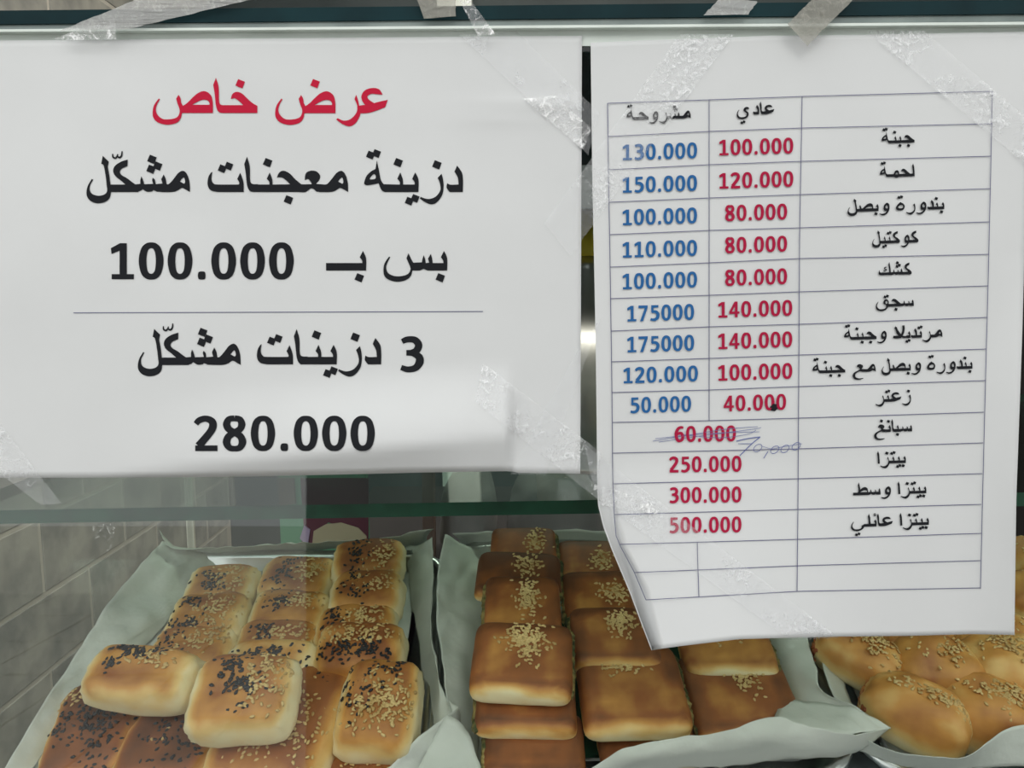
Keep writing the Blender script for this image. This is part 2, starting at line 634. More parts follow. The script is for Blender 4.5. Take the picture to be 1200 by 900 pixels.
SHEEN = "550,0* 550,44* 526,46* 520,80 508,103* 495,75* 502,50* 462,46* 458,70 445,84* 441,70* 447,48* 395,46* 388,70 378,92* 372,70* 372,48* 335,44* 335,0* 370,6 385,18* 410,2 440,4 447,12* 470,2*"
g('sheen_m', 345, 545, [[SHEEN], [DOT(440, 192)], [DOT(473, 153)], [DOT(435, 134)]])
g('seen_i', 345, 528, [[SHEEN.replace('550,', '527,')]])
g('seen_m', 345, 545, [[SHEEN]])
KAFM = "298,190* 297,152* 265,138 252,120 262,100 295,80 328,55 345,44* 360,44* 360,0* 190,0* 190,44* 285,44* 255,70 225,95 213,125 225,155 260,178"
g('kaf_m', 200, 352, [[KAFM]])
g('kaf_i', 200, 345, [["298,190* 297,152* 265,138 252,120 262,100 295,80 328,50 335,20 320,2 300,0* 190,0* 190,44* 275,44* 255,70 225,95 213,125 225,155 260,178"]])
g('kaf_f', 60, 290, [["250,210* 232,172* 242,110 248,44* 120,44 90,55 85,85* 72,60 70,20 90,2 130,0* 300,0* 300,44* 276,46* 268,120"]],
  [([(205, 128), (170, 120), (172, 100), (200, 92), (190, 72), (150, 68)], 15)])
LAMF = "152,212* 187,178* 181,150* 190,100 197,44* 240,44* 240,0* 200,0* 192,-35 165,-58 120,-66 80,-52 58,-20 62,30 88,77* 95,72* 78,40 76,10 92,-12 125,-22 160,-15 177,5 175,40 168,100 157,155 143,165*"
g('lam_f', 55, 230, [[LAMF]])
g('lam_i', 780, 842, [["815,207* 799,165* 808,110 810,44* 770,44* 770,0* 842,0* 838,80 832,150"]])
g('lam_m', 780, 865, [["815,207* 799,165* 808,110 810,44* 770,44* 770,0* 875,0* 875,44* 842,46* 836,90 832,150"]])
SEENF = "868,0* 868,44* 835,44* 832,70 824,98* 808,70* 815,46* 795,44* 790,70 782,90* 775,66* 772,48* 722,46* 708,70 693,102* 682,72* 700,30 705,5 690,-20 655,-32 610,-32 575,-15 563,15 570,45 587,78* 580,82* 555,45 547,10 552,-30 580,-55 630,-66 680,-55 708,-30 716,0* 760,0* 782,10* 805,0*"
g('seen_f', 545, 855, [[SEENF]])
WAW = "470,128 500,112 512,75 508,20 490,-25 455,-60 410,-72 362,-50* 368,-38* 405,-46 445,-34 470,-5 440,2 425,35 432,90"
WAWH = "466,90 482,72 486,42 465,40 452,60"
g('waw', 358, 522, [[WAW, WAWH]])
g('waw_f', 358, 530, [[WAW, WAWH], ["495,0* 545,0* 545,44* 500,44*"]])
g('qaf_f', 440, 660, [["640,0* 660,0* 660,44* 640,46* 640,85 615,118 580,115 560,80 565,48 590,32 602,20 600,-5 585,-26 550,-36 505,-35 475,-13 463,17 470,50 487,82* 480,85* 455,50 445,15 448,-25 475,-55 530,-69 585,-57 615,-32 632,0*", "590,70 602,92 620,80 620,52 600,50"],
                      [DOT(620, 170, .95)], [DOT(584, 156, .95)]])
g('sad_m', 590, 810, [["820,0* 820,44* 795,46* 785,105 750,128 712,118 680,92 648,60 628,44* 620,60 612,85 600,107* 588,84* 598,46* 575,44* 575,0*", "675,48* 715,70 745,78 768,72 778,57 776,48*"]])
g('lamalef_f', 640, 860, [["690,207* 672,165* 700,120 745,60 765,20* 740,0* 680,0 650,10* 655,40* 700,44 735,40* 720,62 700,100 "]], [([(812, 205), (815, 150), (805, 90), (775, 40), (720, 14)], 36), ([(690, 180), (722, 110), (790, 30), (860, 20)], 34), ([(655, 30), (720, 16), (780, 18)], 30)])
g('ain_f', 460, 690, [["690,0* 690,44* 630,50* 648,72 650,100 620,122 585,124 560,105 558,75* 580,78 595,60 600,42 560,20 510,-10 490,-60 520,-110 590,-125 660,-105* 650,-95* 590,-100 545,-85 530,-50 550,-15 600,10 640,2*"]])
g('ghain_f', 460, 690, [[G['ain_f'][2][0][0]], [DOT(605, 180)]])
g('tah_f', 560, 800, [["810,0* 810,44* 795,46* 785,105 750,128 712,118 680,92 648,60 640,44* 570,44* 570,0*", "675,48* 715,70 745,78 768,72 778,57 776,48*"], ["655,207* 640,165* 648,110 650,30* 680,30* 676,110"]])
g('yeh', 440, 700, [["645,95* 628,120 590,125 560,105 552,70 575,45 600,25 600,-5 585,-26 550,-36 505,-35 475,-13 463,17 470,50 487,82* 480,85* 455,50 445,15 448,-25 475,-55 530,-69 585,-57 622,-30 636,5 628,40 598,62 592,78 605,92 625,85*"], [DOT(560, -110, .9)], [DOT(524, -124, .9)]])
g('yeh_f', 440, 672, [["672,0* 672,44* 640,44 625,30 600,20 600,-5 585,-26 550,-36 505,-35 475,-13 463,17 470,50 487,82* 480,85* 455,50 445,15 448,-25 475,-55 530,-69 585,-57 622,-30 640,0*"], [DOT(560, -110, .9)], [DOT(524, -124, .9)]])


class Ink:
    def __init__(s): s.V, s.F = [], []

    def poly(s, loops, f):
        loops = [[Vector((*f(*p), 0)) for p in lp] for lp in loops]
        flat = [v for lp in loops for v in lp]
        k = len(s.V)
        tris = tessellate_polygon(loops)
        s.V += [(v.x, v.y) for v in flat]
        for a, b, c in tris:
            A, B, C_ = flat[a], flat[b], flat[c]
            if (B - A).cross(C_ - A).z > 0: a, b = b, a
            s.F.append((k + a, k + b, k + c))

    def stroke(s, pts, w, f=lambda x, y: (x, y), n=6, cap=True):
        if len(pts) > 2: P = catmull([(p[0], p[1], 0) for p in pts], n)
        else: P = [Vector((p[0], p[1], 0)) for p in pts]
        m = len(P)
        ws = w if isinstance(w, (list, tuple)) else None
        L, R = [], []
        for i, p in enumerate(P):
            t = (P[min(i + 1, m - 1)] - P[max(i - 1, 0)]).normalized()
            if ws:
                q = i / (m - 1) * (len(ws) - 1)
                j = min(int(q), len(ws) - 2)
                hw = (ws[j] + (ws[j + 1] - ws[j]) * (q - j)) / 2
            else: hw = w / 2
            L.append((p.x - t.y * hw, p.y + t.x * hw))
            R.append((p.x + t.y * hw, p.y - t.x * hw))
        for i in range(m - 1):
            s.poly([[L[i], L[i + 1], R[i + 1], R[i]]], f)

    def glyph(s, name, f):
        _, _, shapes, strokes = G[name]
        for sh_ in shapes:
            s.poly([outline(o_) for o_ in sh_], f)
        for pts, w in strokes: s.stroke(pts, w, f)

    def word(s, names, x0, x1, base, k, slope=0.0, gap=70):
        """names in reading order (first = rightmost); fitted between x0..x1 (pixels)"""
        tot = 0
        for n in names:
            tot += gap if n == ' ' else G[n][1] - G[n][0]
        kx = (x1 - x0) / tot
        cur = x1
        for n in names:
            if n == ' ':
                cur -= gap * kx
                continue
            xl, xr = G[n][0], G[n][1]
            c0 = cur

            def f(x, y, c0=c0, xr=xr):
                X = c0 - (xr - x) * kx
                return X, base - y * k + (X - x1) * slope
            s.glyph(n, f)
            cur -= (xr - xl) * kx

    def digits(s, txt, x0, x1, base, k, slope=0.0):
        tot = sum(88 if c == '.' else 172 for c in txt) - 22
        kx = (x1 - x0) / tot
        cx = -11

        for c in txt:
            def f(x, y, cx=cx):
                X = x0 + (cx + x) * kx
                return X, base - y * k + (X - x0) * slope
            for kind, d in DIG[c]:
                if kind == 'p': s.poly([outline(o_) for o_ in d], f)
                else: s.stroke(d[0], [q * 1.12 for q in d[1]], f)
            cx += 88 if c == '.' else 172

    def build(s, name, m, parent, fmap):
        me = bpy.data.meshes.new(name)
        base = Vector(parent['_o'])
        me.from_pydata([fmap(x, y) - base for x, y in s.V], [], s.F)
        me.update()
        return link(name, me, m, parent)


DIG = {
    '0': [('p', ["86,218 118,211 146,180 160,110 146,38 118,7 86,0 54,7 26,38 12,110 26,180 54,211", "86,184 72,178 62,155 58,110 62,62 72,40 86,34 100,40 110,62 114,110 110,155 100,178"])],
    '1': [('p', ["72,213* 113,213* 113,32* 155,32* 155,2* 23,2* 23,32* 70,32* 70,170* 22,150* 18,184*"])],
    '2': [('s', ([(24, 168), (45, 190), (85, 200), (122, 182), (126, 148), (104, 108), (40, 32)], [30, 34, 34, 40, 42, 40, 42])), ('p', ["20,0* 155,0* 155,35* 20,35*"])],
    '3': [('s', ([(30, 185), (60, 198), (105, 195), (128, 165), (115, 130), (82, 118), (55, 117)], [28, 32, 36, 40, 38, 30, 30])), ('s', ([(55, 117), (95, 114), (130, 92), (134, 60), (110, 26), (65, 16), (24, 28)], [30, 32, 40, 44, 36, 32, 28]))],
    '4': [('p', ["92,0* 132,0* 132,214* 92,214*"]), ('p', ["8,48* 160,48* 160,80* 8,80*"]), ('p', ["88,214* 128,214* 46,76* 8,76*"])],
    '5': [('p', ["34,214* 140,214* 140,180* 68,180* 66,135* 34,112*"]), ('s', ([(42, 118), (75, 127), (112, 118), (134, 88), (126, 45), (95, 20), (60, 16), (24, 26)], [26, 32, 38, 42, 42, 34, 32, 28]))],
    '6': [('s', ([(142, 192), (105, 200), (65, 180), (38, 130), (38, 70), (60, 25), (92, 18), (126, 35), (134, 75), (115, 115), (80, 120), (45, 98)], [28, 32, 38, 42, 42, 38, 32, 38, 42, 38, 32, 26]))],
    '7': [('p', ["14,214* 152,214* 152,184* 82,0* 38,0* 108,178* 14,178*"])],
    '8': [('s', ([(86, 202), (52, 196), (38, 165), (52, 135), (86, 115), (122, 90), (134, 55), (118, 22), (86, 15), (54, 22), (38, 55), (50, 90), (86, 115), (118, 135), (130, 165), (118, 195), (86, 202)], [32, 34, 40, 38, 34, 38, 42, 34, 30, 34, 42, 38, 34, 36, 40, 34, 32]))],
    '.': [('p', ["44,48 62,44 66,24 62,4 44,0 26,4 20,24 26,44"])],
}


# ------------------------------------------------------------ the two papers
def bump2(x, y, cx, cy, rx, ry):
    return math.exp(-((x - cx) / rx) ** 2 - ((y - cy) / ry) ** 2)


def lift_left(px, py):
    d = .0010
    # the lower edge bellies off the pane between the tapes
    if 120 < px < 604:
        w = math.sin(math.pi * min(1, (px - 120) / 478) ** 2.2) ** .5 if px < 598 else 0
        w = max(w, .8 if 520 < px < 600 else 0)
        yb = 552 - (px - 170) * .092          # crest of the fold
        q = (py - yb) / (558 - yb)
        up = max(0, 1 - (yb - py) / 95)
        d += .0085 * w * ((up * up * (3 - 2 * up)) if py < yb else max(0, 1 - q) ** 1.0)
    d += .0009 * bump2(px, py, 640, 122, 90, 7) + .0006 * bump2(px, py, 590, 140, 60, 6)
    d += .0006 * noise.noise(Vector((px / 140, py / 120, 3))) + .0004
    return d


def lift_right(px, py):
    d = .0014 + .0006 * noise.noise(Vector((px / 120, py / 140, 9)))
    # lower left corner stands off and curls back
    s = max(0.0, (py - 540) / 220)
    u = (px - interp(LEDGE, py)) / interp([(540, 30), (600, 22), (640, 17), (690, 22), (760, 13)], py)
    d += .016 * s ** 1.3 * math.exp(-((px - 800) / 190) ** 2)
    if 0 <= u < 1: d -= .012 * min(1, s * 2.2) * (1 - u)
    # right hand margin rolls off the glass lower down
    if px > 1120: d += .010 * ((px - 1120) / 80) ** 2 * max(0, min(1, (py - 300) / 300))
    return max(d, .0008)


LEDGE = [(40, 692), (200, 694), (400, 698), (560, 700), (590, 701), (615, 707), (642, 717), (692, 738), (730, 752), (764, 765)]
REDGE = [(40, 1207), (400, 1198), (600, 1191), (744, 1189)]
RTOP = [(692, 50), (760, 47), (800, 46), (900, 42), (1000, 41), (1210, 37)]
RBOT = [(765, 762), (778, 760), (800, 757), (867, 749), (980, 746), (1067, 745), (1140, 743), (1189, 744)]
LBOT = [(-48, 561), (0, 560), (200, 559.5), (300, 558), (420, 555.5), (500, 553.5), (600, 552), (602, 554), (680, 555)]


def pmapL(eps=0.0): return lambda px, py: on_glass(px, py, lift_left(px, py) + eps)
def pmapR(eps=0.0): return lambda px, py: on_glass(px, py, lift_right(px, py) + eps)


def sheet(name, fx, fy, nx, ny, fmap, m, thick=.0002):
    V, F = [], []
    for j in range(ny + 1):
        for i in range(nx + 1):
            s, t = i / nx, j / ny
            px, py = fx(s, t), fy(s, t)
            V.append(fmap(px, py))
    for j in range(ny):
        for i in range(nx):
            a = j * (nx + 1) + i
            F.append((a, a + 1, a + nx + 2, a + nx + 1))
    o = mesh(name, V, F, m, None, True)
    if thick:
        md = o.modifiers.new('solid', 'SOLIDIFY')
        md.thickness = thick
        md.offset = 0
    return o


def stain_paper(name, spots):
    """white paper with faint grubby smudges (dirt with a shape of its own)"""
    m = noisy(name, (.655, .665, .665), (.69, .70, .70), 9, .7, .12, 60, dist=.001)
    return m


stain_paper('paper_left', ())
pa = sheet('offer_sign', lambda s, t: -48 + 730 * s - 2 * s * t, lambda s, t: (48 - 6 * s) * (1 - t) + interp(LBOT, -48 + 728 * s) * t, 110, 64, pmapL(), 'paper_left')
tag(pa, 'wide white paper sign with large red and black Arabic lettering taped on left pane', 'sign')


def RX(s, t):
    y = 45 + t * 715
    a, b = interp(LEDGE, y), interp(REDGE, y)
    return a + (b - a) * s ** 1.5


def RY(s, t):
    return interp(RTOP, 692 + 514 * s ** 1.5) * (1 - t) + interp(RBOT, 765 + 424 * s ** 1.5) * t


pb = sheet('price_list', RX, RY, 110, 120, pmapR(), 'paper')
tag(pb, 'tall white price list with ruled table of red and blue prices', 'sign')

E1 = .00035


def ink(name, m, parent, fmap):
    class _C:
        def __enter__(s):
            s.i = Ink()
            return s.i

        def __exit__(s, *a): s.i.build(name, m, parent, fmap)
    return _C()


K = .2
LM = pmapL(E1)


def place(i, n, dx, base, ox):
    """glyph at its traced place: x = ox + (gx+dx)/5"""
    i.glyph(n, lambda x, y: (ox + (x + dx) * K, base - y * K))


with ink('red_heading', 'ink_red', pa, LM) as i:
    place(i, 'sad', 0, 132.4, 90)
    place(i, 'alef_f', 0, 132.4, 90)
    place(i, 'khah_i', 0, 132.4, 90)
    place(i, 'dad', -432, 132.6, 320)
    place(i, 'reh_f', 0, 132.8, 320)
    place(i, 'ain_i', 0, 132.8, 320)
with ink('black_line', 'ink_black', pa, LM) as i:
    b = 225
    place(i, 'dal', 0, b, 320); place(i, 'zain', 0, b, 320)
    place(i, 'yeh_i', 0, b, 320); place(i, 'noon_m', 0, b, 320); place(i, 'tehm_f', 0, b, 320)
    place(i, 'meem_i', 0, b, 320); place(i, 'ain_m', 0, b, 320); place(i, 'jeem_m', 0, b, 320)
    place(i, 'noon_m', 385, b, 90); place(i, 'alef_f', 182, b, 90); place(i, 'teh', 0, b, 90)
    i.poly([[(1040, 0), (1160, 0), (1160, 44), (1040, 44)]], lambda x, y: (90 + x * K, b - y * K))
    place(i, 'meem_i', 223, b, 90); place(i, 'sheen_m', 0, b, 90); place(i, 'kaf_m', 0, b, 90); place(i, 'lam_f', 0, b, 90)
    i.stroke([(210, 224), (212, 205), (226, 199), (236, 210), (240, 222)], [6, 10, 11, 9, 6], lambda x, y: (90 + x * K, b - y * K))
    i.stroke([(238, 210), (250, 202), (262, 214), (265, 240)], [8, 11, 10, 6], lambda x, y: (90 + x * K, b - y * K))
with ink('black_line', 'ink_black', pa, LM) as i:
    b = 317
    place(i, 'beh_i', 68, b, 340)
    place(i, 'seen_f', 0, b, 340)
    place(i, 'beh_x', 0, b, 340 - 81.4)
    i.poly([[(210, 0), (420, 0), (420, 44), (210, 44)]], lambda x, y: (340 + x * K, b - y * K))
    i.digits('100.000', 128.5, 344.5, 327.6, K)
with ink('ruled_line', 'ink_line', pa, LM) as i:
    i.stroke([(86 + 24 * q, 366.6 - .08 * q) for q in range(21)], .9, n=2)
with ink('black_line', 'ink_black', pa, LM) as i:
    b = 427
    ox = 340 - 579 * K
    place(i, 'dal', 0, b, ox); place(i, 'zain', 0, b, ox); place(i, 'yeh_i', 0, b, ox); place(i, 'noon_m', 0, b, ox)
    i.poly([[(60, 0), (150, 0), (150, 44), (60, 44)]], lambda x, y: (340 + x * K, b - y * K))
    place(i, 'alef_f', 38 - 815, b, 340)
    place(i, 'teh', 189, b, 110)
    o4 = 110 + 197 * K
    place(i, 'meem_i', 223, b + .6, o4); place(i, 'sheen_m', 0, b + .8, o4); place(i, 'kaf_m', 0, b + .8, o4); place(i, 'lam_f', 4, b + .8, o4)
    i.stroke([(210, 224), (212, 205), (226, 199), (236, 210), (240, 222)], [6, 10, 11, 9, 6], lambda x, y: (o4 + x * K, b - y * K))
    i.stroke([(238, 210), (250, 202), (262, 214), (265, 240)], [8, 11, 10, 6], lambda x, y: (o4 + x * K, b - y * K))
    i.digits('3', 467.5, 497, 436, .193)
with ink('black_line', 'ink_black', pa, LM) as i:
    i.digits('280.000', 227, 439.5, 528.6, .19)

def RM(px, py):
    near = py > 575 and px < interp(LEDGE, py) + 60
    return on_glass(px, py, lift_right(px, py) + (.0022 if near else .0006))
# ruled table
HL = [((712, 121), (831, 117), (940, 113), (1163, 107)), ((712, 160), (831, 154), (939, 150), (1163, 145)), ((713, 199), (831, 193), (939, 189), (1161, 183)),
      ((714, 237), (831, 232), (938, 228), (1161, 221)), ((715, 275), (831, 270), (937, 267), (1160, 260)), ((715, 313), (831, 308), (937, 303), (1159, 298)),
      ((715, 350), (831, 346), (936, 342), (1158, 335)), ((716, 388), (831, 383), (936, 380), (1157, 372)), ((717, 424), (831, 420), (936, 416), (1156, 409)),
      ((717, 460), (831, 457), (936, 453), (1155, 446)), ((718, 495), (831, 493), (936, 490), (1153, 483)), ((718, 531), (936, 526), (1152, 519)),
      ((719, 567), (936, 561), (1151, 555)), ((720, 603), (935, 597), (1150, 591)), ((726, 638), (935, 632), (1150, 625)), ((744, 671), (935, 663), (1149, 657)),
      ((757, 703), (934, 693), (1149, 689))]
VL = [((712, 121), (713, 199), (715, 313), (717, 450), (718, 560), (720, 605), (722, 628), (727, 640), (743, 670), (757, 703)),
      ((831, 117), (831, 300), (831, 493)), ((817, 635), (818, 668), (819, 699)), ((940, 113), (937, 280), (936, 450), (935, 600), (934, 693)),
      ((1163, 107), (1161, 200), (1158, 330), (1155, 440), (1151, 600), (1149, 690))]


def dense(P, step=12):
    out = [P[0]]
    for a, b in zip(P, P[1:]):
        n = max(1, int(math.hypot(b[0] - a[0], b[1] - a[1]) / step))
        out += [(a[0] + (b[0] - a[0]) * q / n, a[1] + (b[1] - a[1]) * q / n) for q in range(1, n + 1)]
    return out


with ink('table_grid', 'ink_line', pb, RM) as i:
    for P in HL + VL: i.stroke(dense(P), .85, n=1)


def hy(k, x):
    return interp([(a, b) for a, b in HL[k]], x)


SL = -.028
blue = ['130.000', '150.000', '100.000', '110.000', '100.000', '175000', '175000', '120.000', '50.000']
red = ['100.000', '120.000', '80.000', '80.000', '80.000', '140.000', '140.000', '100.000', '40.000']
KD = .0865
for r_ in range(9):
    with ink('blue_price', 'ink_blue', pb, RM) as i:
        w = {'50.000': 72, '175000': 79}.get(blue[r_], 88)
        cx = 773 + (1 if r_ > 4 else 0)
        i.digits(blue[r_], cx - w / 2, cx + w / 2, hy(r_ + 2, cx - w / 2) - 10.2, KD, SL)
    with ink('red_price', 'ink_table_red', pb, RM) as i:
        w = 73 if len(red[r_]) == 6 else 87.5
        cx = 886 - (1.2 if r_ > 4 else 0)
        i.digits(red[r_], cx - w / 2, cx + w / 2, hy(r_ + 2, cx - w / 2) - 10.2, KD, SL)
for r_, t in enumerate(['60.000', '250.000', '300.000', '500.000']):
    with ink('red_price', 'ink_table_red', pb, RM) as i:
        w = 72 if r_ == 0 else 85
        i.digits(t, 826.5 - w / 2, 826.5 + w / 2, hy(r_ + 11, 790) - 11.2, KD, -.012)
KA = .0735
WORDS = [('meem_i sheen_m reh_f waw hah_i tehm_f', 734, 810, 138.5), ('ain_i alef_f dal yeh', 863, 908, 133.5),
         ('jeem_i beh_m noon_m tehm_f', 1033, 1072, 167), ('lam_i hah_m meem_m tehm_f', 1031, 1072, 206.5),
         ('beh_i noon_m dal_f waw reh tehm _ waw beh_i sad_m lam_f', 993, 1107, 245),
         ('kaf_i waw_f kaf_i teh_m yeh_m lam_f', 1022, 1077, 284), ('kaf_i sheen_m kaf_f', 1029, 1069, 321.5),
         ('seen_i jeem_m qaf_f', 1026, 1071, 358.5), ('meem_i reh_f teh_i dal_f yeh_i lamalef_f _ waw jeem_i beh_m noon_m tehm_f', 989, 1105, 395),
         ('beh_i noon_m dal_f waw reh tehm _ waw beh_i sad_m lam_f _ meem_i ain_f _ jeem_i beh_m noon_m tehm_f', 952, 1140, 432),
         ('zain ain_i teh_m reh_f', 1026, 1068, 470), ('seen_i beh_m alef_f noon_i ghain_f', 1022, 1069, 505.5),
         ('beh_i yeh_m teh_m zain_f alef', 1027, 1062, 542.5), ('beh_i yeh_m teh_m zain_f alef _ waw seen_i tah_f', 999, 1086, 578),
         ('beh_i yeh_m teh_m zain_f alef _ ain_i alef_f hamza_i lam_m yeh_f', 997, 1089, 615)]
for w_, x0, x1, b_ in WORDS:
    with ink('arabic_entry', 'ink_black', pb, RM) as i:
        i.word([' ' if n == '_' else n for n in w_.split()], x0, x1, b_, KA, -.03, 80)
with ink('pen_correction', 'pen_blue', pb, RM) as i:
    for P in ([(765, 517), (800, 511), (850, 503), (888, 500)], [(772, 518), (820, 511), (882, 503), (892, 501)], [(768, 514), (830, 508), (890, 506)],
              [(790, 508), (840, 513), (875, 509), (886, 504)]): i.stroke(P, .55)
    i.stroke([(863, 517), (876, 514), (891, 512)], 1.1)
    i.stroke([(891, 512), (880, 521), (867, 534)], 1.1)
    i.stroke([(865, 520), (882, 520)], .7)
    for cx, cy in ((888, 525), (908, 527), (920, 526), (933, 523)):
        i.stroke([(cx + 4.5 * math.cos(a) + 2 * math.sin(a), cy - 4.5 * math.sin(a)) for a in [q * .7 for q in range(10)]], .7, n=3)
    i.stroke([(900, 529), (895, 537)], .8)
    i.stroke([(893, 523), (905, 526), (915, 524), (940, 520)], .5)
with ink('ink_blot', 'ink_black', pb, RM) as i:
    i.poly([[(902, 477), (906, 473), (911, 474), (912, 478), (908, 482), (903, 481)]], lambda x, y: (x, y))

# ------------------------------------------------------------ tape
TAPEN = [0]


def tape(q, m, label, lift, nx=40, ny=8, crumple=.0006, group='strips of clear tape holding the papers'):
    """q: four pixel corners, along the strip: a0 a1 (one long side), b0 b1 (other long side)"""
    TAPEN[0] += 1
    a0, a1, b0, b1 = [Vector((*p, 0)) for p in q]
    V, F = [], []
    sd = TAPEN[0] * 7.3
    for j in range(ny + 1):
        for i in range(nx + 1):
            s, t = i / nx, j / ny
            p = (a0.lerp(a1, s)).lerp(b0.lerp(b1, s), t)
            e = 1.6 * noise.noise(Vector((s * 9, t * 3, sd)))
            p = p + Vector((e * (1 if i in (0, nx) else .3), e * (.6 if j in (0, ny) else .2), 0))
            d = lift(p.x, p.y) if callable(lift) else lift
            d += .0009 + crumple * abs(noise.noise(Vector((p.x / 9, p.y / 9, sd)))) + TAPEN[0] * .00003
            V.append(on_glass(p.x, p.y, d))
    for j in range(ny):
        for i in range(nx):
            a = j * (nx + 1) + i
            F.append((a, a + 1, a + nx + 2, a + nx + 1))
    o = mesh('tape_strip', V, F, m, None, True)
    return tag(o, label, 'tape', group)


def liftany(px, py):
    if px < 684: return lift_left(px, py) if 42 < py < 556 else .0006
    if px > 690 and 45 < py < 745 and px > interp(LEDGE, py): return lift_right(px, py) if py < 600 else min(lift_right(px, py), .02)
    return .0006


tape([(537, 40), (690, 182), (605, 36), (702, 132)], 'tape_faint', 'clear tape strip slanting over top right corner of the offer sign', liftany, crumple=.0004)
tape([(614, 116), (684, 176), (650, 112), (693, 150)], 'tape_crumpled', 'shiny creased tape end on right edge of offer sign beside red heading level', liftany)
tape([(797, 40), (638, 262), (860, 40), (668, 300)], 'tape_clear', 'long slanting tape strip from top rail across the gap and blue prices corner', liftany, crumple=.0008)
tape([(1083, 36), (1206, 140), (1015, 36), (1206, 196)], 'tape_clear', 'silvery tape strip over top right corner of price list', liftany, crumple=.0008)
tape([(566, 425), (704, 530), (556, 470), (699, 584)], 'tape_clear', 'clear tape strip slanting over bottom right corner of offer sign', liftany, crumple=.0008)
tape([(704, 372), (640, 556), (676, 412), (598, 556)], 'tape_faint', 'upright slanting tape strip at lower right edge of offer sign', liftany, crumple=.0006)
tape([(684, 520), (984, 748), (699, 584), (925, 750)], 'tape_faint', 'longest clear tape strip running across the bottom of price list', liftany, 60, 8, .0003)
tape([(706, 570), (776, 590), (704, 592), (770, 603)], 'tape_crumpled', 'small crumpled tape patch at lower left edge of price list', liftany)
tape([(-20, 470), (72, 590), (-20, 540), (48, 592)], 'tape_clear', 'crinkled tape strip over bottom left of offer sign', liftany)
tape([(60, 46), (135, 20), (92, 47), (136, 46)], 'tape_crumpled', 'crumpled tape knot on top rail above left part of offer sign', .0055)
tape([(70, 36), (178, -8), (150, 34), (300, -2)], 'tape_milky', 'milky torn tape wrapped over top glass edge near left end', .0055)
tape([(486, -8), (497, 22), (534, -8), (534, 19)], 'tape_dirty', 'short grey tape folded over top edge above offer sign', .0055, 20, 8)
tape([(534, -8), (560, 42), (545, -8), (581, 40)], 'tape_crumpled', 'thin creased tape sliver beside the short grey tape on top edge', .0058)
tape([(957, -6), (923, 28), (1003, -4), (946, 54)], 'tape_dirty', 'brownish grey pointed tape hanging over top edge above price list', .0060, 20, 8)
tape([(846, -4), (824, 18), (888, 2), (876, 17)], 'tape_milky', 'short pale tape on top edge left of the pointed tape', .0055, 14, 6)
tape([(108, 616), (112, 642), (136, 612), (130, 646)], 'residue', 'patch of old sticky residue on pane below offer sign', .0006, 14, 10)

# ------------------------------------------------------------ trays
def tray(a0, a1, b0, b1, label, group='steel trays side by side on the sloping deck'):
    c = deck((a0 + a1) / 2, (b0 + b1) / 2, -.02)
    t = thing('baking_tray', label, 'tray', c, group)
    V, F = [], []
    rings = []
    # section: floor edge -> wall -> rolled rim
    prof = [(-.010, -.0175), (0, -.0165), (.006, -.002), (.0085, .0005), (.012, .0), (.0128, -.003)]
    base = [(-.010, -.0195), (0.001, -.0190), (.0075, -.004), (.0125, -.0045)]
    for ins, h in prof:
        ring = []
        R_ = .022 + ins
        for qx, qy, a_ in ((1, 1, 0), (-1, 1, 90), (-1, -1, 180), (1, -1, 270)):
            cx = (a1 - .022) if qx > 0 else (a0 + .022)
            cy = (b1 - .022) if qy > 0 else (b0 + .022)
            for k in range(7):
                an = math.radians(a_ + k * 15)
                ring.append(len(V))
                V.append(deck(cx + R_ * math.cos(an), cy + R_ * math.sin(an), h))
        rings.append(ring)
    n = len(rings[0])
    for r0, r1 in zip(rings, rings[1:]):
        for k in range(n):
            F.append((r0[k], r0[(k + 1) % n], r1[(k + 1) % n], r1[k]))
    F.append(tuple(rings[0]))
    o = mesh('tray_pan', V, F, 'steel', t, True)
    md = o.modifiers.new('solid', 'SOLIDIFY')
    md.thickness = .0008
    return t


tray(-.272, -.062, -.035, .173, 'left steel tray under the black-seeded rolls')
t2 = tray(-.040, .196, .0, .186, 'middle steel tray with curled parchment and square pastries')
tray(.222, .46, .0, .186, 'right steel tray under the half-hidden folded pastries')
box('green_mat', (-.032, .012, -.0155), (.188, .178, -.0125), 'green_mat', t2, dk)


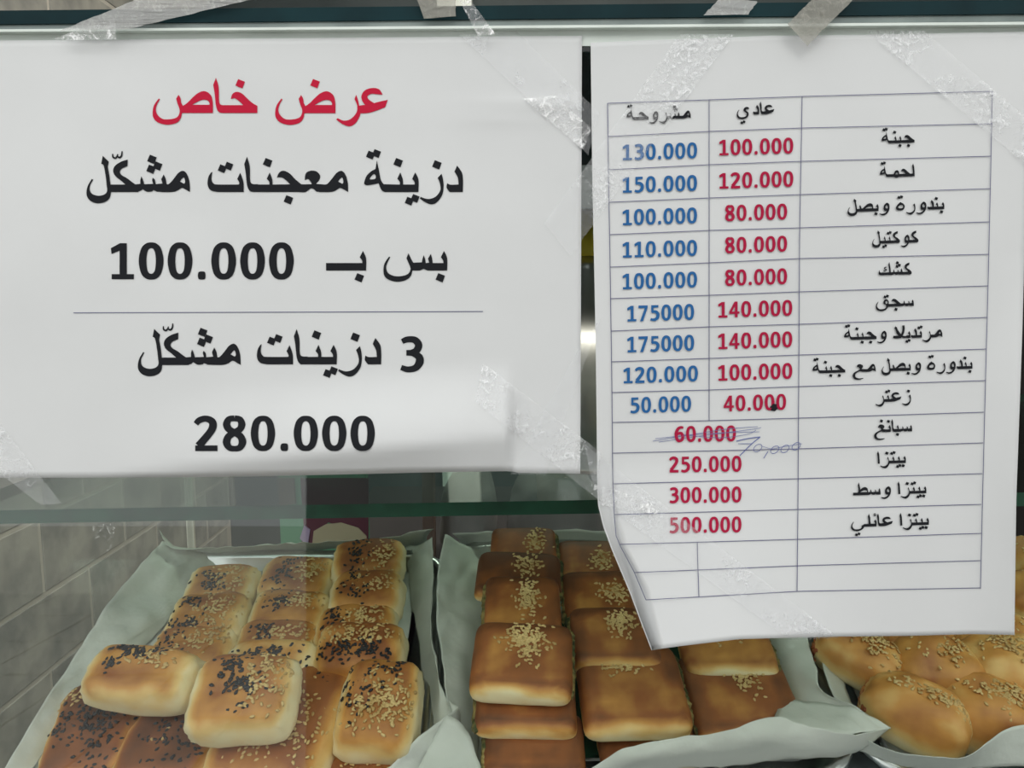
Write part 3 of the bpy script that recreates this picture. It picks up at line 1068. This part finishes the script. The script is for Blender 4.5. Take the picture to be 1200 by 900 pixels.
# ------------------------------------------------------------ parchment
def loft(name, patches, label, seed, crumple=.0042, group=None):
    """patches: list of (curves, n_across, n_along); each curve = [(px,py,h),...] on the deck frame"""
    V, F = [], []
    for curves, nu, nv in patches:
        cs = []
        for c in curves:
            P = [on_deck(px, py, h) for px, py, h in c]
            D = catmull(P, 12) if len(P) > 2 else [P[0].lerp(P[1], q / 12) for q in range(13)]
            # resample evenly
            L_ = [0]
            for a, b in zip(D, D[1:]): L_.append(L_[-1] + (b - a).length)
            R_ = []
            k = 0
            for q in range(nv + 1):
                s = L_[-1] * q / nv
                while k < len(D) - 2 and L_[k + 1] < s: k += 1
                u = (s - L_[k]) / max(1e-9, L_[k + 1] - L_[k])
                R_.append(D[k].lerp(D[k + 1], min(1, u)))
            cs.append(R_)
        base = len(V)
        rows = []
        for q in range(nv + 1):
            col = [c[q] for c in cs]
            if len(col) > 2:
                n = max(1, nu // (len(col) - 1))
                rows.append(catmull(col, n))
            else: rows.append([col[0].lerp(col[1], i / nu) for i in range(nu + 1)])
        w = len(rows[0])
        for q, rr in enumerate(rows):
            for i, p in enumerate(rr):
                s1 = noise.noise(Vector((p.x * 30, p.y * 30, p.z * 30 + seed)))
                s2 = abs(noise.noise(Vector((p.x * 75 + seed, p.y * 60, p.z * 60))))
                s3 = abs(noise.noise(Vector((p.x * 22 - p.y * 14, p.y * 24 + seed, 2 * seed))))
                V.append(p + (BN * .9 + RT * .3) * (crumple * (s1 + 1.2 * s2 - 1.6 * s3)))
        for q in range(nv):
            for i in range(w - 1):
                a = base + q * w + i
                F.append((a, a + 1, a + w + 1, a + w))
    o = mesh(name, V, F, 'parchment', None, True)
    md = o.modifiers.new('solid', 'SOLIDIFY')
    md.thickness = .00025
    return tag(o, label, 'parchment', group)


# base quads of the sheets: given in deck coordinates -> as pixel curves
def proj(P):
    d = P - CAM
    z_ = d.dot(FWD)
    return 600 + FPX * d.x / z_, 450 - FPX * d.dot(UP) / z_


def dcurve(pts):
    out = []
    for a, b, h in pts:
        px, py = proj(deck(a, b, h))
        out.append((px, py, h))
    return out


loft('parchment_sheet', [
    ([dcurve([(-.262, -.03, -.008), (-.262, .12, -.008), (-.262, .172, -.008)]), dcurve([(-.17, -.03, -.010), (-.17, .12, -.010), (-.17, .172, -.010)]), dcurve([(-.075, -.03, -.008), (-.075, .12, -.008), (-.075, .172, -.008)])], 12, 20),
    # left flap, from the roll side outwards and up
    ([[(262, 652, -.006), (205, 720, -.006), (130, 800, -.006), (40, 930, -.006)], [(225, 646, .004), (170, 725, .004), (95, 815, .003), (0, 940, .002)], [(190, 632, .020), (133, 700, .016), (72, 793, .012), (-10, 925, .010)]], 14, 60),
    # back flap
    ([[(215, 655, -.006), (330, 648, -.006), (440, 640, -.006), (500, 640, -.006)], [(208, 646, .006), (330, 641, .006), (430, 633, .006), (500, 630, .008)], [(187, 619, .030), (215, 644, .016), (330, 638, .014), (420, 630, .014), (508, 621, .020)]], 8, 34),
    # right flap
    ([[(474, 640, -.006), (482, 700, -.006), (497, 800, -.006), (500, 890, -.006)], [(492, 640, .006), (499, 700, .008), (511, 780, .010), (516, 870, .006)], [(507, 628, .020), (508, 665, .014), (506, 730, .018), (513, 795, .012), (537, 830, .012)]], 14, 60),
    # front curl
    ([[(447, 905, .010), (470, 885, .016), (497, 858, .020), (537, 830, .016)], [(460, 925, .0), (490, 905, .004), (515, 880, .006), (540, 850, .004)]], 6, 16),
], 'crumpled parchment sheet lining the left tray of seeded rolls', 1.3, group='parchment sheets lining the trays')
loft('parchment_sheet', [
    ([dcurve([(-.03, .0, -.010), (-.03, .12, -.010), (-.03, .172, -.010)]), dcurve([(.01, .0, -.011), (.01, .12, -.011), (.01, .172, -.011)])], 8, 20),
    ([[(580, 640, -.006), (570, 700, -.007), (562, 790, -.007), (560, 915, -.007)], [(552, 640, .006), (545, 700, .004), (543, 790, .004), (545, 915, .002)], [(521, 628, .024), (513, 670, .018), (512, 720, .016), (520, 790, .014), (530, 870, .010), (535, 915, .008)]], 16, 60),
    ([[(523, 838, .018), (545, 855, .016), (567, 905, .014)], [(508, 865, .014), (525, 890, .012), (545, 925, .010)], [(488, 904, .014), (500, 925, .010), (520, 945, .008)]], 8, 14),
    ([[(530, 626, .014), (600, 622, .012), (700, 622, .012), (780, 640, .010)], [(540, 640, -.004), (600, 640, -.006), (700, 640, -.006), (780, 655, -.006)]], 6, 24),
    # right side, standing between the two trays
    ([[(880, 740, -.005), (905, 790, -.004), (925, 840, -.002), (930, 870, .0)], [(915, 735, .010), (932, 780, .010), (950, 815, .012), (985, 850, .014)], [(945, 740, .014), (955, 780, .014), (962, 808, .020), (1005, 830, .024), (1046, 850, .022)]], 12, 24),
    ([[(915, 822, .008), (955, 824, .014), (1003, 831, .023), (1046, 850, .022)], [(905, 845, .018), (945, 852, .022), (990, 860, .024), (1046, 851, .0222)]], 8, 24),
    # front lip, a long wave
    ([[(680, 908, .020), (735, 876, .028), (805, 862, .032), (850, 858, .035), (905, 839, .038), (945, 848, .034), (992, 862, .026), (1046, 850, .022)],
      [(690, 915, .014), (745, 892, .022), (805, 882, .024), (855, 878, .026), (905, 868, .028), (945, 874, .022), (985, 880, .012), (1020, 872, .012)],
      [(700, 925, .0), (750, 905, .002), (805, 900, .003), (860, 897, .003), (905, 893, .003), (950, 890, .003), (985, 886, .003), (1005, 880, .004)]], 16, 80),
], 'wavy parchment sheet curling over front of the middle tray', 5.1, .0030, 'parchment sheets lining the trays')
loft('parchment_sheet', [
    ([dcurve([(.232, .01, -.010), (.232, .12, -.010), (.232, .172, -.010)]), dcurve([(.33, .01, -.011), (.33, .12, -.011), (.33, .172, -.011)]), dcurve([(.45, .01, -.010), (.45, .12, -.010), (.45, .172, -.010)])], 12, 20),
    ([[(1005, 862, .012), (1038, 880, .018), (1100, 889, .026), (1135, 886, .028), (1160, 868, .028), (1185, 852, .028), (1230, 846, .028), (1300, 850, .02)],
      [(1005, 880, .002), (1040, 893, .003), (1100, 902, .003), (1140, 903, .003), (1170, 900, .004), (1200, 898, .004), (1240, 898, .004), (1300, 900, .002)]], 10, 36),
    ([[(985, 745, .004), (990, 790, .004), (1000, 840, .006), (1005, 870, .010)], [(960, 745, .012), (968, 790, .012), (985, 840, .008), (1000, 878, .006)]], 6, 14),
], 'parchment sheet curling over front of the right tray', 8.4, .0030, 'parchment sheets lining the trays')


# ------------------------------------------------------------ pastries
def superbody(w, d, t, nxy=4.0, nz=2.6, n=12, seed=0, lump=.03, flat=.55, fold=0.0):
    """rounded dough body: half sizes w,d; height t; bottom flattened. returns V,F,crust"""
    rnd = random.Random(seed)
    idx = {}
    V, F = [], []

    def vert(x, y, z_):
        k = (round(x, 4), round(y, 4), round(z_, 4))
        if k in idx: return idx[k]
        r = 1.0
        for _ in range(12):
            f = abs(x * r) ** nxy + abs(y * r) ** nxy + abs(z_ * r) ** nz - 1
            df = (nxy * abs(x) ** nxy * r ** (nxy - 1) + nxy * abs(y) ** nxy * r ** (nxy - 1) + nz * abs(z_) ** nz * r ** (nz - 1))
            r -= f / df
        X, Y, Z = x * r, y * r, z_ * r
        if Z < 0: Z *= flat
        nn = noise.noise(Vector((X * 1.7 + seed, Y * 1.7, Z * 1.7)))
        n2 = noise.noise(Vector((X * 5 + seed, Y * 5, Z * 5)))
        n3 = noise.noise(Vector((Z * 9 + seed, Y * 9, X * 3)))
        s = 1 + lump * nn + lump * .35 * n2 + (.9 * lump * n3 if abs(X) > .8 and lump > .04 else 0)
        idx[k] = len(V)
        V.append(Vector((X * s * w, Y * s * d, (Z * (1 + lump * 2 * nn)) * t)))
        return idx[k]
    st = [-1 + 2 * i / n for i in range(n + 1)]
    st = [math.sin(s * math.pi / 2) * .35 + s * .65 for s in st]
    for ax in range(3):
        for sg in (-1, 1):
            for i in range(n):
                for j in range(n):
                    q = []
                    for (u, v) in ((st[i], st[j]), (st[i + 1], st[j]), (st[i + 1], st[j + 1]), (st[i], st[j + 1])):
                        p = [0, 0, 0]
                        p[ax] = sg
                        p[(ax + 1) % 3] = u
                        p[(ax + 2) % 3] = v
                        q.append(vert(*p))
                    if sg < 0: q.reverse()
                    F.append(tuple(q))
    return V, F


def topz(x, y, t, nxy, nz):
    v = 1 - abs(x) ** nxy - abs(y) ** nxy
    return t * max(0, v) ** (1 / nz)


def seeds(name, m, parent, spots, w, d, t, nxy, nz, L, seed):
    rnd = random.Random(seed)
    V, F = [], []
    # one low poly teardrop
    T = [(1, 0, 0)]
    for xx, rr in ((.45, .75), (-.35, 1.0)):
        for k in range(5):
            a = k * math.tau / 5
            T.append((xx, rr * math.cos(a) * .58, rr * math.sin(a) * .36))
    T.append((-1, 0, 0))
    TF = []
    for k in range(5):
        k2 = (k + 1) % 5
        TF += [(0, 1 + k, 1 + k2), (1 + k, 6 + k, 6 + k2, 1 + k2), (11, 6 + k2, 6 + k)]
    for x, y in spots:
        z_ = topz(x, y, t, nxy, nz)
        e = .02
        zx = (topz(x + e, y, t, nxy, nz) - topz(x - e, y, t, nxy, nz)) / (2 * e * w)
        zy = (topz(x, y + e, t, nxy, nz) - topz(x, y - e, t, nxy, nz)) / (2 * e * d)
        N = Vector((-zx, -zy, 1)).normalized()
        a = rnd.random() * math.tau
        X = Vector((math.cos(a), math.sin(a), 0))
        X = (X - N * X.dot(N)).normalized()
        X = (X + N * rnd.uniform(-.10, .10)).normalized()
        Y = N.cross(X).normalized()
        s = L * rnd.uniform(.8, 1.15) / 2
        k = len(V)
        c = Vector((x * w, y * d, z_)) + N * (s * .22)
        for p in T: V.append(c + X * (p[0] * s) + Y * (p[1] * s) + N * (p[2] * s))
        F += [tuple(k + q for q in f) for f in TF]
    me = bpy.data.meshes.new(name)
    me.from_pydata(V, [], F)
    o = link(name, me, m, parent, True)
    o['kind'] = 'stuff'
    return o


def scatter(rnd, cx, cy, sx, sy, n):
    out = []
    for _ in range(n):
        x, y = rnd.gauss(cx, sx), rnd.gauss(cy, sy)
        if abs(x) < .88 and abs(y) < .88: out.append((x, y))
    return out


def pastry(name, label, group, px, py, wpx, dmm, tmm, h, yaw=0, pitch=0, roll=0, nxy=4.0, nz=2.6, dark=.5, sesame=None, black=None, lump=.03, seed=0, style='roll', filling=None, cat='pastry'):
    C_ = on_deck(px, py, h)
    z_ = depth(C_)
    w = wpx * z_ / FPX / 2
    d, t = dmm / 2000, tmm / 1000 * .62
    M = Matrix.Rotation(math.radians(yaw), 4, 'Z') @ Matrix.Rotation(math.radians(pitch), 4, 'X') @ Matrix.Rotation(math.radians(roll), 4, 'Y')
    root = bpy.data.objects.new(name, None)
    COL.objects.link(root)
    root.empty_display_size = .02
    pitch += 3 if style == 'roll' else 0
    M = Matrix.Rotation(math.radians(yaw), 4, 'Z') @ Matrix.Rotation(math.radians(pitch), 4, 'X') @ Matrix.Rotation(math.radians(roll), 4, 'Y')
    root.matrix_world = Matrix.Translation(C_) @ DROT.to_4x4() @ M
    tag(root, label, cat, group)
    V, F = superbody(w, d, t, nxy, nz, 12, seed, lump, .5)
    me = bpy.data.meshes.new('dough')
    me.from_pydata(V, [], F)
    me.update()
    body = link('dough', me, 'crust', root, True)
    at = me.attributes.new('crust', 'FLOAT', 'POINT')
    vals = []
    for v in V:
        x, y, zz = v.x / w, v.y / d, v.z / t
        n1 = noise.noise(Vector((x * 1.5 + seed * 3.1, y * 1.5, zz)))
        n2 = noise.noise(Vector((x * 4 + seed * 1.7, y * 4, zz * 2)))
        c = dark + .22 * n1 + .10 * n2
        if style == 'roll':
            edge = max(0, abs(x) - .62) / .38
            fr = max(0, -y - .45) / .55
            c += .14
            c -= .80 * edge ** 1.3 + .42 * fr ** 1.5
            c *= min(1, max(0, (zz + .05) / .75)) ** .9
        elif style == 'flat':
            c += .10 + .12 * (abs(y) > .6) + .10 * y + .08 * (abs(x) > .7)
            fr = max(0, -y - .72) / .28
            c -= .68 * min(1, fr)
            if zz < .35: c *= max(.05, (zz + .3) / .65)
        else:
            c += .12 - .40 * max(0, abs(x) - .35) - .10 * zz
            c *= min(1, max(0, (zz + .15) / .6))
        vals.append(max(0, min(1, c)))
    at.data.foreach_set('value', vals)
    rnd = random.Random(seed + 99)
    if sesame:
        sp = []
        for s in sesame: sp += scatter(rnd, *s)
        seeds('sesame_seeds', 'sesame', root, sp, w, d, t, nxy, nz, .0033, seed)
    if black:
        sp = []
        for s in black: sp += scatter(rnd, *s)
        seeds('black_seeds', 'nigella', root, sp, w, d, t, nxy, nz, .0032, seed + 5)
    if filling:
        kind, side = filling     # side: -1 left, 1 right, 0 front
        V, F = [], []
        for q in range(60):
            u = rnd.uniform(-.75, .75)
            e = .965 * (1 - abs(u) ** nxy) ** (1 / nxy)
            zz = rnd.uniform(-.12, .28)
            if side == 0: c = Vector((u * w, -d * e, zz * t))
            else: c = Vector((side * w * e, u * d, zz * t))
            s = rnd.uniform(.0011, .0025) if kind == 'red_filling' else rnd.uniform(.0015, .0032)
            bm = bmesh.new()
            bmesh.ops.create_icosphere(bm, subdivisions=1, radius=s)
            k = len(V)
            for v in bm.verts: V.append(c + Vector((v.co.x, v.co.y * 1.5, v.co.z * .9)) * rnd.uniform(.85, 1.15))
            F += [tuple(k + v.index for v in f.verts) for f in bm.faces]
            bm.free()
        me = bpy.data.meshes.new('filling')
        me.from_pydata(V, [], F)
        o = link('filling', me, kind, root, True)
        o['kind'] = 'stuff'
    return root


GA = 'seeded bread rolls in the left tray'
# px, py, width px, depth mm, thickness mm, height, yaw, pitch, dark, sesame, black
ROLLS = [
    (433, 663, 84, 40, 24, .012, 2, 4, .62, [(.45, 0, .22, .4, 70)], [(-.25, .0, .18, .35, 60)], 'darkest golden roll in back row beside right parchment wall of left tray'),
    (349, 684, 88, 42, 22, .006, -2, 0, .52, [(.40, .1, .25, .35, 90)], [(-.35, .0, .18, .35, 60)], 'middle roll of back row with black seeds on its left half'),
    (261, 694, 84, 42, 22, .006, 3, 0, .42, [(.30, .1, .3, .35, 90)], [(-.15, .1, .25, .2, 45), (-.1, -.35, .15, .12, 30)], 'leftmost roll of back row in front of parchment corner'),
    (431, 704, 86, 42, 26, .012, 4, 0, .55, [(.25, .2, .3, .25, 80)], [(-.3, .1, .25, .4, 60)], 'roll behind right, second row, with crumbly pale right end'),
    (340, 726, 92, 42, 24, .006, -3, 2, .45, [(.35, .3, .25, .2, 60)], [(-.35, .25, .22, .22, 75)], 'pale roll of second row, middle column, with black seed cluster'),
    (246, 731, 92, 44, 24, .006, 3, 0, .42, [(.30, .0, .35, .4, 120)], [(-.45, .35, .18, .15, 30), (-.35, -.5, .25, .14, 45)], 'roll of second row by left parchment flap, densely sprinkled with sesame'),
    (418, 744, 94, 42, 24, .010, 0, 0, .55, [(.2, .2, .35, .3, 90)], [(-.5, .1, .2, .3, 50)], 'mostly covered roll in third row of right column'),
    (326, 762, 100, 42, 22, .006, 0, 0, .50, [(.2, .2, .35, .2, 70)], [(-.3, .2, .2, .25, 40)], 'narrow-looking roll in third row of middle column'),
    (226, 770, 96, 44, 22, .006, 4, 0, .48, [(.2, .2, .45, .3, 90)], [(-.55, .1, .2, .3, 40)], 'third row roll by left flap, half hidden behind pale upper roll'),
    (424, 771, 104, 42, 30, .014, -2, 6, .60, [(.0, .35, .45, .2, 110)], [(.0, -.25, .45, .22, 130)], 'brown roll with sesame band above a thick band of black seeds'),
    (318, 790, 112, 42, 26, .010, 0, 4, .28, [], [(.0, .2, .35, .22, 70), (-.6, .0, .15, .2, 30)], 'pale roll peeking out behind the upper sesame-topped roll'),
    (115, 862, 104, 70, 24, .000, 8, 2, .80, [(-.2, .62, .45, .12, 70)], [(-.1, .05, .5, .22, 150), (.3, -.4, .25, .3, 50)], 'dark brown roll in bottom left corner of left tray'),
    (206, 872, 112, 66, 24, .002, -4, 0, .80, [(.2, .2, .4, .4, 18)], [(.1, .1, .3, .35, 60), (.6, -.35, .25, .2, 30)], 'dark brown roll in front row under the two upper rolls'),
    (332, 858, 142, 88, 26, .006, -10, 2, .60, [(.1, -.1, .5, .35, 190)], [(.5, .75, .12, .08, 18)], 'large sesame-sprinkled roll lying under the upper sesame roll'),
    (420, 905, 110, 40, 16, -.004, 0, 0, .60, [(.1, -.1, .4, .3, 40)], [], 'roll cut off by lower frame edge below tall front roll'),
    (446, 836, 97, 60, 32, .014, -3, 8, .52, [(.15, -.05, .42, .28, 210)], [(-.45, .38, .35, .28, 90), (.4, .75, .12, .1, 20)], 'tall front roll at right edge of left tray with both seed kinds'),
    (170, 800, 134, 37, 30, .034, -6, 8, .42, [(.35, .35, .3, .18, 45)], [(-.15, .55, .28, .16, 70), (-.45, -.0, .1, .16, 18)], 'pale upper roll lying on top at left of tray'),
    (289, 822, 124, 50, 31, .036, 3, 10, .45, [(.5, .25, .22, .42, 130)], [(-.2, .5, .16, .25, 90), (.15, .0, .18, .12, 40), (.15, -.5, .08, .05, 8)], 'large golden upper roll with ragged right end on top of pile'),
]
for k, (px, py, w_, d_, t_, h_, ya, pi_, dk_, se, bl, lb) in enumerate(ROLLS):
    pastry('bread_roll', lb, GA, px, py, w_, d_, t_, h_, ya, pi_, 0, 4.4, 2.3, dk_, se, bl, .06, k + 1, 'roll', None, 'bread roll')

GB = 'flat square pastries in the middle tray'
FLATS = [
    (614, 646, 78, 46, 11, .022, 0, 2, .62, (.35, .2, .22, .4, 60), 1, 'rearmost square pastry of left stack in middle tray'),
    (608, 678, 100, 46, 13, .022, -3, 2, .80, (.2, .3, .2, .3, 60), 1, 'darkest wide pastry second from back in left stack'),
    (612, 716, 90, 58, 12, .032, 0, 2, .58, (.15, .2, .2, .36, 100), -1, 'amber square pastry in middle of left stack'),
    (612, 778, 118, 54, 16, .038, -4, 5, .60, (.05, .35, .26, .32, 150), 1, 'top square pastry with pale bulging front edge in left stack'),
    (616, 824, 117, 46, 14, .022, -1, 4, .72, (-.05, .45, .2, .22, 60), -1, 'square pastry just under the top one in left stack'),
    (626, 878, 118, 44, 12, .012, -1, 2, .72, (-.1, .5, .2, .2, 40), -1, 'frontmost square pastry of left stack cut by frame'),
    (690, 664, 72, 50, 11, .018, 0, 2, .62, (.35, .0, .22, .3, 50), -1, 'rearmost pastry of second column, beside the price list edge'),
    (702, 706, 84, 54, 12, .020, 1, 2, .60, (.45, .1, .25, .3, 70), -1, 'pastry of second column half hidden by curled price list'),
    (720, 752, 104, 48, 15, .026, 0, 5, .62, (.15, .3, .26, .28, 80), -1, 'pastry of second column with thick pale front edge under paper corner'),
    (740, 812, 124, 62, 15, .020, 2, 4, .58, (-.1, .55, .24, .18, 90), 1, 'large square pastry at front of second column'),
    (757, 866, 116, 40, 12, .000, 2, 2, .66, (.1, .3, .3, .3, 50), 1, 'pastry in second column behind the wavy parchment lip'),
    (848, 756, 108, 56, 14, .012, 0, 4, .45, (.1, .25, .24, .28, 80), 1, 'pale square pastry directly below bottom edge of price list'),
    (866, 818, 128, 64, 13, .006, 4, 4, .64, (.15, .45, .22, .32, 110), -1, 'square pastry by right parchment wall with round sesame patch'),
    (830, 710, 104, 60, 13, .010, 0, 2, .55, (.1, .3, .24, .28, 60), -1, 'square pastry hidden behind lower part of price list'),
]
for k, (px, py, w_, d_, t_, h_, ya, pi_, dk_, se, fs, lb) in enumerate(FLATS):
    pastry('square_pastry', lb, GB, px, py, w_, d_, t_, h_, ya, pi_, 0, 8.0, 2.4, dk_, [(se[0], se[1], se[2] * .8, se[3] * .8, int(se[4] * 1.35))], None, .022, 40 + k, 'flat', ('herb_filling', fs), 'pastry')

GC = 'folded soft pastries in the right tray'
FOLDS = [
    (1005, 772, 112, 44, 24, .012, -38, 0, .40, (.3, .1, .3, .3, 90), ('red_filling', -1), 'long folded pastry with filling showing, against left wall of right tray'),
    (1073, 752, 100, 44, 20, .012, 0, 0, .50, (.2, .2, .2, .3, 20), ('red_filling', 0), 'folded pastry right under the paper with filling line showing'),
    (1093, 787, 118, 56, 26, .012, -10, 0, .42, (.1, .1, .26, .30, 100), ('red_filling', 0), 'plump folded pastry with central sesame patch and dark seam'),
    (1165, 749, 110, 46, 20, .012, 4, 0, .40, (.3, .1, .2, .3, 20), ('red_filling', 0), 'folded pastry under right corner of price list'),
    (1178, 786, 118, 54, 26, .014, 0, 0, .30, (.0, .2, .30, .26, 110), None, 'palest greenish plump pastry at right frame edge'),
    (1070, 840, 132, 46, 28, .014, -34, 0, .40, (.15, .15, .45, .18, 130), ('red_filling', -1), 'front folded pastry with red filling end and sesame stripe'),
    (1155, 840, 124, 58, 28, .008, -16, 0, .42, (.15, .1, .30, .30, 140), None, 'rounded pastry at front beside the one with red filling end'),
    (1212, 840, 100, 54, 24, .004, 0, 0, .42, (.0, .1, .3, .3, 60), None, 'pastry cut by right frame edge in front row'),
    (1210, 700, 90, 46, 22, .012, 0, 0, .48, (.0, .1, .3, .3, 60), None, 'brown pastry seen right of the price list near back'),
    (1212, 655, 84, 44, 20, .012, 0, 0, .55, (.0, .1, .3, .3, 60), None, 'rearmost pastry seen right of the price list'),
    (1130, 715, 90, 46, 20, .010, 0, 0, .50, (.0, .1, .3, .3, 60), None, 'pastry behind lower right of the price list'),
    (1035, 712, 90, 46, 20, .010, 0, 0, .50, (.0, .1, .3, .3, 60), None, 'pastry behind lower middle of the price list'),
]
for k, (px, py, w_, d_, t_, h_, ya, pi_, dk_, se, fs, lb) in enumerate(FOLDS):
    pastry('folded_pastry', lb, GC, px, py + 4, w_ * .88, d_ * .86, t_ * 1.45, h_ - .004, ya, pi_, 0, 3.1, 2.2, dk_ + .10, [se], None, .06, 70 + k, 'fold', fs, 'pastry')


# ------------------------------------------------------------ things behind
def lathe(name, prof, c, m, parent=None, n=32):
    V, F = [], []
    for r_, z_ in prof:
        for k in range(n):
            a = k * math.tau / n
            V.append((c[0] + r_ * math.cos(a), c[1] + r_ * math.sin(a), c[2] + z_))
    for j in range(len(prof) - 1):
        for k in range(n):
            a, b = j * n + k, j * n + (k + 1) % n
            F.append((a, b, b + n, a + n))
    F.append(tuple(range(n))[::-1])
    F.append(tuple(range((len(prof) - 1) * n, len(prof) * n)))
    return mesh(name, V, F, m, parent, True)


jx = (CAM + ray(688, 280) * .47)
jz = SHELFZ(jx.x)
hh = jx.z - jz
jar = thing('steel_canister', 'steel canister with yellow lid standing on glass shelf behind the gap', 'canister', (jx.x, jx.y, jz))
lathe('body', [(.030, 0), (.032, .004), (.032, hh - .02), (.029, hh - .012)], (jx.x, jx.y, jz), 'steel', jar)
lathe('lid', [(.0325, 0), (.0325, .016), (.024, .026), (.008, .030)], (jx.x, jx.y, jz + hh - .012), 'yellow_plastic', jar)
# poster on the rear, partly seen between shelf and tray
PY = 1.02
def back(px, py): 
    r_ = ray(px, py)
    return CAM + r_ * ((PY - CAM.y) / r_.y)
a = back(326, 560)
b = back(432, 660)
po = thing('poster', 'green and burgundy food poster behind the left tray', 'poster', ((a.x + b.x) / 2, PY, b.z - .02))
box('poster_board', (a.x, PY, b.z - .02), (b.x, PY + .012, a.z + .10), 'poster_green', po)


def flatpoly(name, pts, m, parent, dy):
    P = [back(*p) for p in pts]
    P = [Vector((p.x, PY - dy, p.z)) for p in P]
    n = len(P)
    Q = [p + Vector((0, dy, 0)) for p in P]
    F = [tuple(range(n))] + [(k, k + n, (k + 1) % n + n, (k + 1) % n) for k in range(n)]
    return mesh(name, P + Q, F, m, parent)


flatpoly('burgundy_band', [(352, 560), (432, 560), (432, 632), (415, 632), (405, 618), (385, 612), (372, 622), (362, 648), (352, 648), (356, 615)], 'poster_burgundy', po, .001)
flatpoly('cream_plate', [(366, 640), (368, 622), (382, 614), (400, 612), (420, 618), (430, 628), (428, 645)], 'poster_cream', po, .002)
flatpoly('lilac_patch', [(352, 630), (357, 615), (364, 620), (361, 640)], 'poster_lilac', po, .003)
flatpoly('brown_figure', [(326, 560), (345, 560), (347, 590), (328, 592)], 'brown_wood', po, .003)
box('wooden_post', (back(495, 600).x, PY, b.z - .02), (back(508, 600).x, PY + .03, 1.25), 'brown_wood')
tag(bpy.data.objects['wooden_post'], 'narrow brown wooden post behind the gap between left and middle tray', 'post')
# a plinth carrying poster and sacks behind the case
bt = back(600, 642).z
box('back_counter', (CX0 + .02, PY - .03, 0), (CX1, PY + .5, b.z - .0201), 'dark_wall')
tag(bpy.data.objects['back_counter'], 'dark counter behind the display case', 'counter')


def sack(px, py, wpx, hmm, seed, lb):
    c = back(px, py)
    w_ = wpx * depth(c) / FPX / 2
    V, F = superbody(w_, .07, hmm / 1000, 2.6, 2.4, 12, seed, .08, .5)
    z0 = b.z - .02
    c = Vector((c.x, PY + .09, z0 + hmm / 2000 ))
    o = mesh('flour_sack', [c + v for v in V], F, 'sack_cloth', None, True)
    tag(o, lb, 'sack', 'grey cloth sacks behind the trays')


sack(545, 600, 74, 95, 3, 'grey rounded sack behind the corner of middle tray parchment')
sack(655, 600, 120, 95, 5, 'wider grey rounded sack behind the middle tray')
sack(800, 600, 120, 90, 7, 'grey rounded sack hidden behind the price list')

for o in bpy.data.objects:
    if '_o' in o.keys(): del o['_o']
